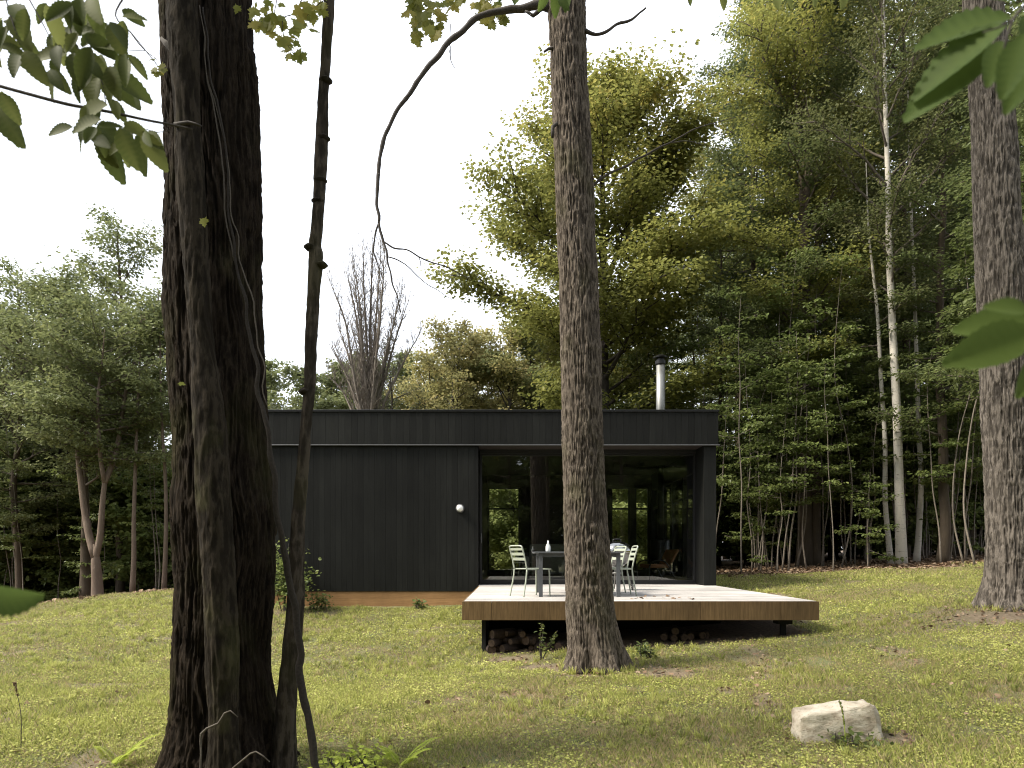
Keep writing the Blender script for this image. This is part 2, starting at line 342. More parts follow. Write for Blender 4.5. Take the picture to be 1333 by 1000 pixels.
# ------------------------------------------------------------------ generic tree growth
def wander(rng, p0, d0, L, n, bend, up=0.0, droop=0.0):
    P = [np.array(p0, float)]; d = np.array(d0, float); d /= np.linalg.norm(d)
    for i in range(n):
        d = d + rng.normal(0, bend, 3) + np.array((0, 0, up - droop * (i / n)))
        d /= np.linalg.norm(d); P.append(P[-1] + d * L / n)
    return np.array(P)
def grow(seed, H, r0, base, spread, nl, elev=(50, 15), prof='oval', lean=.02, sub=6, spray=(.55, .55, .16), per=26, leaf=.13, tpl=T_SIMPLE, stem=None,
         dens=1.0, tilt=.45, bare=False, kink=.05, step=.45, tone=.0):
    """returns (trunk MB, crown MB): tapered trunk with limbs and twigs; leaves in flattened sprays along the twigs"""
    rng = np.random.default_rng(seed); w = MB(); c = MB(); lb = MB(); w.limbs = lb
    if stem is None:
        n = max(6, int(H / 1.2)); P = np.zeros((n + 1, 3)); P[:, 2] = np.linspace(0, H, n + 1)
        off = np.cumsum(rng.normal(0, lean * H / n * 2, (n + 1, 2)), 0); off -= off[0]; P[:, :2] = off
        stems = [(P, r0)]
    else: stems = stem
    sp = []
    for P, rr in stems:
        n = len(P); t = np.linspace(0, 1, n); rad = rr * (1 - t) ** .75 + min(.012, rr * .15)
        fl = rr * .22 * np.exp(-(P[:, 2] - P[0, 2]) / .3) if P[0, 2] < .3 else 0
        Pr = spline(np.c_[P, rad + fl], .35); w.tube(Pr[:, :3], Pr[:, 3], 10)
        ztop = P[-1, 2]; zb = base * H
        cnt = int(nl * (ztop - max(zb, P[0, 2])) / (H - zb)) if len(stems) > 1 else nl
        for k in range(cnt):
            f = (k + rng.random()) / cnt; z = max(zb, P[0, 2] + .3) * (1 - f) + ztop * .99 * f
            q = np.array([np.interp(z, P[:, 2], P[:, j]) for j in range(3)]); rt = np.interp(z, P[:, 2], rad)
            g = (z - zb) / (H - zb)
            if prof == 'oval': pl = math.sin(math.pi * (min(1, .12 + g * .86))) ** .6
            elif prof == 'layer': pl = (1 - g * .75) * (.7 + .3 * rng.random())
            elif prof == 'vase': pl = .5 + .8 * g if g < .7 else 1.0 - 1.6 * (g - .7)
            else: pl = 1 - g
            L = spread * pl * rng.uniform(.6, 1.12)
            az = k * 2.39996 + rng.normal(0, .5); el = R(elev[1] + (elev[0] - elev[1]) * g + rng.normal(0, 9))
            d = np.array((math.cos(az) * math.cos(el), math.sin(az) * math.cos(el), math.sin(el)))
            B = wander(rng, q, d, max(L, .5), 6, kink, up=.03, droop=.07 if not bare else 0)
            rb = min(rt * .6, .012 + .017 * L); tb = np.linspace(rb, .006, 7); lb.tube(B, tb, 5, False)
            ns = max(2, int(sub * (L / spread + .3)))
            for s_ in range(ns):
                ft = .25 + .75 * (s_ + rng.random()) / ns; q2 = np.array([np.interp(ft * 6, range(7), B[:, j]) for j in range(3)])
                ax = B[min(6, int(ft * 6) + 1)] - B[max(0, int(ft * 6) - 1)]; ax /= np.linalg.norm(ax) + 1e-9
                side = np.cross(ax, (0, 0, 1.)); side *= (1 if s_ % 2 else -1)
                d2 = ax * .8 + side * rng.uniform(.4, 1.0) + np.array((0, 0, rng.uniform(-.1, .35) * (1 if elev[0] > 20 else .3)))
                L2 = max(.35, L * rng.uniform(.22, .42) * (1.25 - ft * .6))
                B2 = wander(rng, q2, d2, L2, 4, kink * 1.6, up=.02, droop=.06 if not bare else -.06); lb.tube(B2, np.linspace(rb * .4, .004, 5), 4, False)
                if bare:
                    for s3 in range(4):
                        q3 = B2[rng.integers(1, 5)]; lb.tube(wander(rng, q3, d2 + rng.normal(0, .45, 3) + np.array((0, 0, .3)), L2 * .55, 3, .08), np.linspace(.007, .0025, 4), 3, False)
                m_ = max(1, int(L2 / step))
                for j in range(m_ + 1): sp.append(B2[-1] * (j / max(1, m_)) + B2[1] * (1 - j / max(1, m_)) if m_ else B2[-1])
            sp.append(B[-1])
    sp = np.array(sp)
    if dens < 1: sp = sp[rng.random(len(sp)) < dens]
    if per and len(sp):
        n = len(sp) * per; tone_s = np.repeat(rng.random(len(sp)), per); C = np.repeat(sp, per, 0)
        dr_ = rng.normal(0, 1, (n, 3)); dr_ /= np.linalg.norm(dr_, axis=1)[:, None]; rr = dr_ * (rng.random(n) ** .45)[:, None] * np.array(spray) * np.repeat(rng.uniform(.55, 1.15, len(sp)), per)[:, None]; P = C + rr
        out = rr * np.array((1, 1, .3)) + rng.normal(0, .25, (n, 3)) * np.array((1, 1, .5)); out[:, 2] -= .12
        Nn = rng.normal(0, tilt, (n, 3)) + np.array((0, 0, 1.))
        hh = (P[:, 2] - sp[:, 2].min()) / (np.ptp(sp[:, 2]) + 1e-6)
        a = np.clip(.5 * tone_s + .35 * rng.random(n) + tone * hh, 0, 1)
        leaf_batch(c, tpl, P, out, Nn, leaf * rng.uniform(.65, 1.25, n), a)
    return w, c

def make_tree(name, loc, label, cat, group, w, c, bark, leafm, rz=0, sc=1, crown='crown', limbm=None):
    e = empty(name, loc, label, cat, group, rz); e.scale = (sc, sc, sc)
    w.build('trunk', bark, e, smooth=True)
    if getattr(w, 'limbs', None) and w.limbs.n: w.limbs.build('limbs', limbm or (M['bark_limb'] if not bark == M['bark_grey'] else bark), e, smooth=True)
    if c is not None and c.n: c.build(crown, leafm, e)
    return e
def dup_tree(proto, loc, rz, sc, label, group=None, name=None, scz=None):
    c = copy_tree(proto); c.location = loc; c.rotation_euler = (0, 0, rz); c.scale = (sc, sc, scz or sc); c['label'] = label
    if name: c.name = name
    if group: c['group'] = group
    elif 'group' in c: del c['group']
    return c
# ------------------------------------------------------------------ ground sheet
DX0, DX1, DY0, DY1, DZ = -.72, 4.42, 9.82, 14.72, EYE - .67          # deck outline and top
def litter(x, y):
    x = np.asarray(x, float); y = np.asarray(y, float)
    q = np.stack([x, y, np.zeros_like(x)], -1); n = vnoise(q * 1.3, 11); n2 = vnoise(q * 5, 12)
    e = 17.9 + .12 * (x - 10) ** 2 * (x < 10) * .5 + (n - .5) * 1.6
    l = np.clip((y - e) / .7, 0, 1) * (x > 4)
    l = np.maximum(l, np.clip((y - (17.6 + (n - .5) * 2 - np.clip(-8 - x, 0, 5) * .4)) / .8, 0, 1) * (x < -4))
    for cx, cy, r_ in ((1.05, 8.35, .85), (1.8, 8.1, .6), (.45, 8.7, .45), (6.9, 9.4, 1.3), (8.0, 9.2, 1.3), (-1.9, 4.7, .55), (2.95, 5.35, .3), (-.1, 9.5, .5)):
        d = np.hypot(x - cx, (y - cy) * 1.25); l = np.maximum(l, np.clip(1.25 - d / r_ + (n2 - .5) * .9, 0, 1) * .85)
    l = np.maximum(l, ((x > DX0 + .34) & (x < DX1) & (y > DY0 + .1) & (y < 21)) * 1.0)
    l = np.maximum(l, np.clip((n - .665) * 3.5, 0, .6) * np.clip((n2 - .25) * 3, 0, 1))
    return np.clip(l, 0, 1)
gx = np.concatenate([[-400, -200, -100, -60, -40, -30, -24], np.arange(-20, 20.01, .16), [24, 30, 40, 60, 100, 200, 400]])
gy = np.concatenate([[-300, -120, -60, -30, -18, -10], np.arange(-5, 26.01, .16), [28, 31, 35, 40, 50, 65, 100, 200, 400]])
X, Y = np.meshgrid(gx, gy, indexing='ij'); Z = hgt(X, Y)
near = (np.abs(X) < 20) & (Y > -5) & (Y < 26)
Z = Z + (vnoise(np.stack([X * 6, Y * 6, Z * 0], -1), 9) - .5) * .02 * near
gi, gj = np.meshgrid(np.arange(len(gx) - 1), np.arange(len(gy) - 1), indexing='ij'); ny = len(gy)
g = MB(); g.add(np.stack([X, Y, Z], -1).reshape(-1, 3), np.stack([gi * ny + gj, (gi + 1) * ny + gj, (gi + 1) * ny + gj + 1, gi * ny + gj + 1], -1).reshape(-1, 4), litter(X, Y).ravel())
tag(g.build('ground', M['ground'], smooth=True), 'mown weedy lawn rising to the edge of the wood', None, None, 'structure')

# ------------------------------------------------------------------ grass, weeds and litter
rng = np.random.default_rng(3)
gb = MB()
def in_house(x, y): return ((x > -6.2) & (x < 4.5) & (y > 14.6)) | ((x > DX0 + .34) & (x < DX1 - .1) & (y > DY0 + .35) & (y < 15))
def blades(n, y0, y1, L, wd, seed):
    r = np.random.default_rng(seed)
    y = np.sqrt(r.random(n) * (y1 ** 2 - y0 ** 2) + y0 ** 2); x = (r.random(n) * 2 - 1) * (y * .80 + .6)
    nz = vnoise(np.c_[x * 2.2, y * 2.2, x * 0], 21); nz2 = vnoise(np.c_[x * 8, y * 8, x * 0], 22); nz3 = vnoise(np.c_[x * .7, y * .7, x * 0], 23)
    k = (litter(x, y) < .25 + .5 * r.random(n)) & ~in_house(x, y) & (nz2 + .35 * nz > .22 + .3 * r.random(n)) & (y < 23)
    # nothing grows out of the trunks
    x, y, nz, nz2, nz3 = x[k], y[k], nz[k], nz2[k], nz3[k]; m_ = len(x); z = hgt(x, y)
    P = np.c_[x, y, z - .004]; az = r.random(m_) * 6.283; le = r.uniform(.15, 1.1, m_)
    D = np.c_[np.cos(az) * le, np.sin(az) * le, np.ones(m_)]; Nn = np.c_[np.cos(az + 1.5), np.sin(az + 1.5), r.random(m_)]
    a = np.clip(.30 + .42 * (nz3 * .5 + nz * .5 - .5) * 2 + .28 * r.normal(0, 1, m_) + .25 * (nz2 - .5), 0, 1)
    tpl = (np.array([(0, wd, 0), (0, -wd, 0), (.6, wd * .7, .03), (1, 0, -.12), (.6, -wd * .7, .03)]), None)
    t1 = (np.array([(0, wd, 0), (0, -wd, 0), (1, 0, -.1)]), np.array([(0, 1, 2)]))
    leaf_batch(gb, t1, P, D, Nn, L * r.uniform(.5, 1.3, m_) * (.7 + .6 * nz), a)
blades(230000, 3.2, 8, .055, .075, 1); blades(250000, 8, 15, .055, .09, 2); blades(130000, 15, 23, .075, .12, 4)
def clover(n, y0, y1, s, seed):
    r = np.random.default_rng(seed)
    y = np.sqrt(r.random(n) * (y1 ** 2 - y0 ** 2) + y0 ** 2); x = (r.random(n) * 2 - 1) * (y * .80 + .6)
    nz = vnoise(np.c_[x * 3, y * 3, x * 0], 31); nz3 = vnoise(np.c_[x * .7, y * .7, x * 0], 23)
    k = (litter(x, y) < .3 + .3 * r.random(n)) & ~in_house(x, y) & (nz > .3 * r.random(n) + .12); x, y, nz, nz3 = x[k], y[k], nz[k], nz3[k]; m_ = len(x)
    P = np.c_[x, y, hgt(x, y) + r.uniform(.004, .04, m_)]; az = r.random(m_) * 6.283
    leaf_batch(gb, T_BROAD, P, np.c_[np.cos(az), np.sin(az), r.normal(0, .35, m_)], np.c_[r.normal(0, .5, (m_, 2)), np.ones(m_)], s * r.uniform(.6, 1.3, m_), np.clip(.53 + .55 * (nz3 - .5) + .45 * (nz - .5) + .20 * r.normal(0, 1, m_), .26, 1))
clover(170000, 3.2, 9, .019, 5); clover(150000, 9, 20, .028, 6)
def tufts(n, seed):
    r = np.random.default_rng(seed); y = np.sqrt(r.random(n) * (15 ** 2 - 3.3 ** 2) + 3.3 ** 2); x = (r.random(n) * 2 - 1) * (y * .8 + .5); nz = vnoise(np.c_[x * .9, y * .9, x * 0], 41)
    k = (litter(x, y) < .35) & ~in_house(x, y) & (nz > .45 + .3 * r.random(n)); x, y = x[k], y[k]
    an = r.random(90) * 6.283; rb_ = np.where(np.arange(90) < 50, r.uniform(.36, .5, 90), r.uniform(.36, .46, 90)); bx = np.where(np.arange(90) < 50, 1.05, 7.27) + rb_ * np.cos(an); by = np.where(np.arange(90) < 50, 8.5, 10) + rb_ * np.sin(an)
    x, y = np.repeat(np.r_[x, bx], 22), np.repeat(np.r_[y, by], 22); m_ = len(x); tone = np.repeat(np.clip(r.normal(.62, .22, m_ // 22), .05, 1), 22)
    az = r.random(m_) * 6.283; le = r.uniform(.1, .8, m_); P = np.c_[x + r.normal(0, .015, m_), y + r.normal(0, .015, m_), hgt(x, y) - .004]
    leaf_batch(gb, (np.array([(0, .05, 0), (0, -.05, 0), (.55, -.035, .0), (.55, .035, 0), (1, 0, -.18)]), np.array([(0, 1, 2), (0, 2, 3), (3, 2, 4)])), P, np.c_[np.cos(az) * le, np.sin(az) * le, np.ones(m_)], np.c_[np.cos(az + 1.5), np.sin(az + 1.5), r.random(m_)], r.uniform(.05, .12, m_), np.clip(tone + r.normal(0, .1, m_), 0, 1))
tufts(5200, 42)
tag(gb.build('grass', M['grass']), 'short yellow-green grass and clover covering the lawn', None, None, 'stuff')

lt = MB()
def scatter_litter(n, x0, x1, y0, y1, s, seed, thr=.35):
    r = np.random.default_rng(seed); x = r.uniform(x0, x1, n); y = r.uniform(y0, y1, n); k = (litter(x, y) > thr + .2 * r.random(n)) & ~in_house(x, y); x, y = x[k], y[k]; m_ = len(x)
    az = r.random(m_) * 6.283
    leaf_batch(lt, T_BROAD, np.c_[x, y, hgt(x, y) + r.uniform(.005, .03, m_)], np.c_[np.cos(az), np.sin(az), r.normal(0, .3, m_)], np.c_[r.normal(0, .45, (m_, 2)), np.ones(m_)], s * r.uniform(.5, 1.3, m_), r.random(m_))
scatter_litter(26000, 3, 19, 17, 27, .10, 8); scatter_litter(9000, -18, -4, 16, 24, .10, 9); scatter_litter(9000, -3, 10, 4, 11, .05, 10); scatter_litter(1300, -9, 10, 3.5, 15, .042, 44, -.2)
tag(lt.build('leaf_litter', M['litter']), 'brown dead leaves under the trees', None, None, 'stuff')

# ------------------------------------------------------------------ house
HX0, HX1, WY, HB = -6.1, 4.43, 14.8, 20.6          # wall face at y = 14.8
ZR, ZF, ZS = 4.63, 3.85, DZ - .03                  # roof edge, fascia bottom, cladding bottom
house = empty('house', (HX0 + 5, WY, .4), 'low black-clad cabin with flat roof and a glazed corner opening on the deck', 'house')
house_parts = []
def hp(mb, name, matl, bevel=0, smooth=False, parent=None):
    o = mb.build(name, matl, None, smooth, bevel); pr = parent or house
    o.parent = pr; o.matrix_parent_inverse = pr.matrix_basis.inverted() if pr is house else pr.matrix_parent_inverse
    return o
bpy.context.view_layer.update()
rr = random.Random(4)
def boards(mb, x0, x1, z0, z1, y0, y1, w=.12, gap=.003):
    x = x0
    while x < x1 - .01:
        e = min(x + w - gap, x1); mb.box(x, e, y0 + rr.uniform(0, .0004), y1, z0, z1, rr.random()); x += w
cl = MB(); boards(cl, HX0, -.735, .70, ZF + .02, WY, WY + .03); cl.box(HX0 + .01, -.74, WY + .03, WY + .26, .70, ZF + .02, .3)
for k in range(8): cl.box(-.739, -.733, WY + .032 + k * .03, WY + .032 + (k + 1) * .03 - .003, .70, ZF + .02, rr.random())
hp(cl, 'wall', M['clad'])
cl = MB(); y = WY + .26
while y < HB: cl.box(HX0, HX0 + .03, y, y + .10, .80, ZF + .02, rr.random()); y += .105
cl.box(HX0 + .03, HX0 + .24, WY + .26, HB, .80, ZF + .02, .3)
hp(cl, 'wall', M['clad'])
cl = MB(); boards(cl, 4.16, HX1, DZ + .005, ZF + .02, WY, WY + .03, w=.135); cl.box(4.165, HX1 - .003, WY + .03, WY + .72, .5, ZF + .02, .4)
hp(cl, 'wall', M['clad'])
# parapet boards, their cap and the zinc drip below
fb = MB(); boards(fb, HX0 - .03, HX1 + .03, ZF + .035, ZR - .05, WY - .045, WY - .01, w=.14)
fb.box(HX0 - .025, HX1 + .025, WY - .01, WY + .2, ZF + .035, ZR - .05, .4); fb.box(HX1 - .1, HX1 + .026, WY + .2, HB + .04, ZF + .035, ZR - .05, .5); fb.box(HX0 - .026, HX0 + .1, WY + .2, HB + .04, ZF + .035, ZR - .05, .5)
fb.box(HX0 + .1, HX1 - .1, HB - .1, HB + .04, ZF + .035, ZR - .05, .5); hp(fb, 'fascia', M['clad'])
rc = MB(); rc.box(HX0 - .05, HX1 + .045, WY - .07, WY + .24, ZR - .05, ZR); rc.box(HX1 - .14, HX1 + .045, WY + .24, HB + .07, ZR - .05, ZR); rc.box(HX0 - .05, HX0 + .14, WY + .24, HB + .07, ZR - .05, ZR); rc.box(HX0 + .14, HX1 - .14, HB - .14, HB + .07, ZR - .05, ZR)
hp(rc, 'roof_cap', M['roofcap'], .006)
rf = MB(); rf.box(HX0 + .1, HX1 - .1, WY + .2, HB - .1, ZF + .3, ZR - .25); roof = hp(rf, 'roof', M['roofcap'])
dr = MB(); dr.box(HX0 - .06, HX1 + .06, WY - .075, WY - .048, ZF + .005, ZF + .028); dr.box(HX0 - .06, HX1 + .06, WY - .048, WY - .003, ZF + .010, ZF + .033); hp(dr, 'drip_trim', M['drip'], .003)
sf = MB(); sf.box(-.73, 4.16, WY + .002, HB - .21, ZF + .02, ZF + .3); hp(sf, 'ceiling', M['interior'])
cb = MB(); cb.box(HX0 + .02, -.76, WY + .035, WY + .25, .12, .698, .5)
for k in range(4): cb.box(HX0 + .01, -.755, WY + .012, WY + .034, .1 + k * .15, .1 + (k + 1) * .15 - .0015, rr.random())
hp(cb, 'base', M['base'])
# flue with its cap
fl = MB(); cx, cy = wp(860, 500, 18)[0], 18
fl.lathe([(.0, 4.2), (.118, 4.2), (.118, 6.55), (.0, 6.55)], (cx, cy, 0), 28); flue = hp(fl, 'chimney', M['chimney'], smooth=False)
for p_ in flue.data.polygons: p_.use_smooth = True
fc = MB(); fc.lathe([(.0, 6.5), (.135, 6.5), (.14, 6.52), (.14, 6.60), (.10, 6.61), (.10, 6.67), (.19, 6.67), (.195, 6.70), (.10, 6.75), (0, 6.755)], (cx, cy, 0), 28)
cp = fc.build('chimney_cap', M['roofcap']); cp.parent = flue
# round wall lamp
lx, lz = wp(599, 662, WY)[0], wp(599, 662, WY)[2]
lm = MB(); lm.lathe([(0, 0), (.095, 0), (.095, .03), (.075, .05), (0, .052)], (0, 0, 0), 28)
lo = lm.build('wall_lamp', M['drip'], None, True); lo.rotation_euler = (R(90), 0, 0); lo.location = (lx, WY - .002, lz); lo.parent = house; lo.matrix_parent_inverse = house.matrix_basis.inverted()
ls = MB(); ls.lathe([(0, .0525), (.072, .0525), (.07, .075), (.05, .10), (.02, .112), (0, .114)], (0, 0, 0), 28); ls.build('lamp_shade', M['lamp'], lo, True)
# glass front: sliding door leaf and two fixed lights
GY = WY + .62
def window(x0, x1, z0, z1, y, fw=.055, mull=(), trans=(), dep=.09, door=False):
    f = MB(); f.box(x0, x1, y, y + dep, z0, z0 + fw * 1.3); f.box(x0, x1, y, y + dep, z1 - fw, z1)
    f.box(x0, x0 + fw, y + .001, y + dep - .001, z0 + fw * 1.3, z1 - fw); f.box(x1 - fw, x1, y + .001, y + dep - .001, z0 + fw * 1.3, z1 - fw)
    for mx_ in mull: f.box(mx_ - fw / 2, mx_ + fw / 2, y + .002, y + dep - .002, z0 + fw * 1.3, z1 - fw)
    for tz in trans: f.box(x0 + fw, x1 - fw, y + .003, y + dep - .003, tz - fw / 2, tz + fw / 2)
    fr = hp(f, 'door_frame' if door else 'window_frame', M['blackmetal'])
    gl = MB(); gl.box(x0 + fw * .8, x1 - fw * .8, y + dep * .45, y + dep * .45 + .012, z0 + fw, z1 - fw * .8); pn = gl.build('pane', M['glass']); pn.parent = fr; pass
    return fr
lint = MB(); lint.box(-.73, 4.16, GY - .02, GY + .14, 3.79, ZF + .018); hp(lint, 'lintel', M['blackmetal'])
lint = MB(); lint.box(-.73, 4.16, GY - .02, GY + .14, DZ - .2, DZ + .03); hp(lint, 'sill', M['blackmetal'])
d1 = window(-.73, 1.64, DZ + .031, 3.788, GY, .055, door=True)
window(1.642, 4.16, DZ + .031, 3.788, GY + .06, .045)
hd = MB(); hd.box(-.70, -.675, GY - .05, GY - .035, 1.75, 1.98); hd.box(-.695, -.68, GY - .035, GY, 1.78, 1.80); hd.box(-.695, -.68, GY - .035, GY, 1.93, 1.95)
h_ = hd.build('handle', M['drip']); h_.parent = d1; pass
# inside: floor, partition, back wall with its windows, glazed right side
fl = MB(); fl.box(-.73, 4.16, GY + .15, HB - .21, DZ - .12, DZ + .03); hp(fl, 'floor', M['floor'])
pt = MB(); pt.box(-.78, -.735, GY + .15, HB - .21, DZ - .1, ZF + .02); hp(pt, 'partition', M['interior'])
bw = MB(); yb0, yb1 = HB - .2, HB
X_ = lambda px: (px - CX) / F * HB
cuts = [(X_(635), X_(677), .98, 3.52), (X_(794), X_(819), .98, 3.52), (X_(825), X_(844), .98, 3.52), (X_(847), X_(857), .98, 3.52)]
edge = HX0 + .25
for c0, c1, z0, z1 in cuts:
    bw.box(edge, c0, yb0, yb1, .4, ZF + .02); bw.box(c0, c1, yb0 + .002, yb1 - .002, .4, z0); bw.box(c0, c1, yb0 + .002, yb1 - .002, z1, ZF + .02); edge = c1
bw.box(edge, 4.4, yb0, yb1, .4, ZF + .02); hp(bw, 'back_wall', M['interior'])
for c0, c1, z0, z1 in cuts: window(c0 + .003, c1 - .003, z0 + .003, z1 - .003, yb0 + .04, .05, trans=(2.87,))
f = MB(); ys = [15.55, 16.7, 17.85, 19.0, 20.38]
f.box(4.18, 4.30, 15.53, 20.40, .4, DZ + .1); f.box(4.18, 4.30, 15.53, 20.40, 3.4, ZF + .02)
for yy in ys: f.box(4.17, 4.31, yy - .05, yy + .05, DZ + .1, 3.4)
f.box(4.2, 4.28, 15.6, 20.3, 2.84, 2.90); sfm = hp(f, 'window_frame', M['blackmetal'])
gl = MB(); [gl.box(4.235, 4.247, a + .05, b - .05, DZ + .1, 2.84) for a, b in zip(ys[:-1], ys[1:])]; [gl.box(4.235, 4.247, a + .05, b - .05, 2.90, 3.4) for a, b in zip(ys[:-1], ys[1:])]
pn = gl.build('pane', M['glass']); pn.parent = sfm; pass

# ------------------------------------------------------------------ furniture inside
ZI = DZ + .03
so_ = empty('sofa', (1.35, 18.3, ZI), 'grey-green sofa inside the glazed room behind the table', 'sofa')
a = MB(); a.box(-.9, .9, -.1, .75, .12, .42); a.build('seat', M['sofa'], so_, bevel=.05)
a = MB(); a.box(-.9, .9, -.34, -.102, .12, .92); a.build('backrest', M['sofa'], so_, bevel=.06)
for s_ in (-1, 1): a = MB(); a.box(min(s_ * .9, s_ * 1.08), max(s_ * .9, s_ * 1.08), -.34, .75, .12, .6); a.build('armrest', M['sofa'], so_, bevel=.05)
for sx in (-1, 1):
    for sy in (-.3, .7): a = MB(); a.tube([(sx * 1.0, sy, 0), (sx * 1.0, sy, .14)], .02, 8); a.build('leg', M['blackmetal'], so_)
lc = empty('lounge_chair', (3.62, 17.3, ZI), 'tan leather lounge chair behind the right-hand glass', 'chair', rz=R(200))
a = MB(); a.box(-.27, .3, -.27, .27, .30, .40); a.build('seat', M['leather'], lc, bevel=.03)
a = MB(); a.add([(-.27, -.27, .40), (-.27, .27, .40), (-.50, -.27, .78), (-.50, .27, .78), (-.33, -.27, .38), (-.33, .27, .38), (-.56, -.27, .76), (-.56, .27, .76)], np.array([(0, 2, 3, 1), (4, 5, 7, 6), (0, 4, 6, 2), (1, 3, 7, 5), (2, 6, 7, 3), (0, 1, 5, 4)])); a.build('backrest', M['leather'], lc, bevel=.02)
for s_ in (-1, 1): a = MB(); a.tube(spline([(.34, s_ * .3, 0), (.3, s_ * .3, .42), (-.1, s_ * .3, .46), (-.42, s_ * .3, .0)], .06), .016, 8); a.build('frame', M['blackmetal'], lc)
st = empty('wood_stove', (cx, cy, ZI), 'black wood stove with its flue pipe inside the glazed room', 'stove')
a = MB(); a.lathe([(0, .25), (.26, .25), (.27, .28), (.27, 1.0), (.25, 1.04), (0, 1.04)], (0, 0, 0), 28); a.build('firebox', M['blackmetal'], st, True)
a = MB(); a.tube([(0, 0, 1.03), (0, 0, ZF - ZI)], .08, 16); a.build('flue_pipe', M['blackmetal'], st, True)
a = MB(); a.lathe([(0, 0), (.2, 0), (.1, .06), (.1, .26), (0, .26)], (0, 0, 0), 20); a.build('pedestal', M['blackmetal'], st)

# ------------------------------------------------------------------ deck
deck = empty('deck', ((DX0 + DX1) / 2, (DY0 + DY1) / 2, .4), 'cantilevered timber deck with cedar fascia and pale bleached boards', 'deck')
bpy.context.view_layer.update()
def dp(mb, name, matl, bevel=0):
    o = mb.build(name, matl, deck, bevel=bevel); o.matrix_parent_inverse = deck.matrix_basis.inverted(); return o
a = MB(); x = DX0 + .03
yy = DY0 + .03
while yy < WY + .6:
    e = min(yy + .138, WY + .60); x0_, x1_ = (DX0 + .03, DX1 - .03) if yy < WY - .2 else (-.72, 4.15); jx = rr.uniform(.5, 3.2); zt = DZ + rr.uniform(-.001, .001)
    a.box(x0_, jx, yy, e, DZ - .032, zt, rr.random()); a.box(jx + .003, x1_, yy, e, DZ - .032, zt, rr.random()); yy += .143
dp(a, 'decking', M['deck'])
a = MB(); xs = [DX0] + [wp(p_, 0, DY0)[0] for p_ in (640, 716, 799, 912, 974, 1016)] + [DX1]
for x0_, x1_ in zip(xs[:-1], xs[1:]): a.box(x0_ + .002, x1_ - .002, DY0, DY0 + .025, DZ - .275, DZ - .006, rr.random())
dp(a, 'front_fascia', M['fascia'], .002)
a = MB(); a2 = MB()
for k in range(3):
    a.box(DX0, DX0 + .026, DY0 + .027 + k * 1.62, DY0 + .027 + (k + 1) * 1.62 - .004, DZ - .275, DZ - .006, rr.random())
    a2.box(DX1 - .026, DX1, DY0 + .027 + k * 1.62, DY0 + .027 + (k + 1) * 1.62 - .004, DZ - .275, DZ - .006, rr.random())
dp(a, 'side_fascia', M['fascia'], .002); dp(a2, 'side_fascia', M['fascia'], .002)
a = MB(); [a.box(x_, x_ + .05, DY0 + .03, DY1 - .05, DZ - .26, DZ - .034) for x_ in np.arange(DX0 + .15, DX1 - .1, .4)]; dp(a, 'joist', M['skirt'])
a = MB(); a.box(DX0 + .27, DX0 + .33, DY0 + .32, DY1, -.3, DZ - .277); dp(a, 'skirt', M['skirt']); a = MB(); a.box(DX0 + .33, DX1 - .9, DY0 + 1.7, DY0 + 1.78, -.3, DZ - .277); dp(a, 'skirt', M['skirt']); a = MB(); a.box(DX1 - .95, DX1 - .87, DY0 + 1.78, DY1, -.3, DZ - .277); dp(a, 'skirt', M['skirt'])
pxs = wp(1017, 0, 10.25)[0]
a = MB(); a.box(pxs - .035, pxs + .035, 10.15, 10.22, 0.0, DZ - .36); a.box(pxs - .11, pxs + .11, 10.10, 10.28, DZ - .36, DZ - .277); dp(a, 'post', M['skirt'])

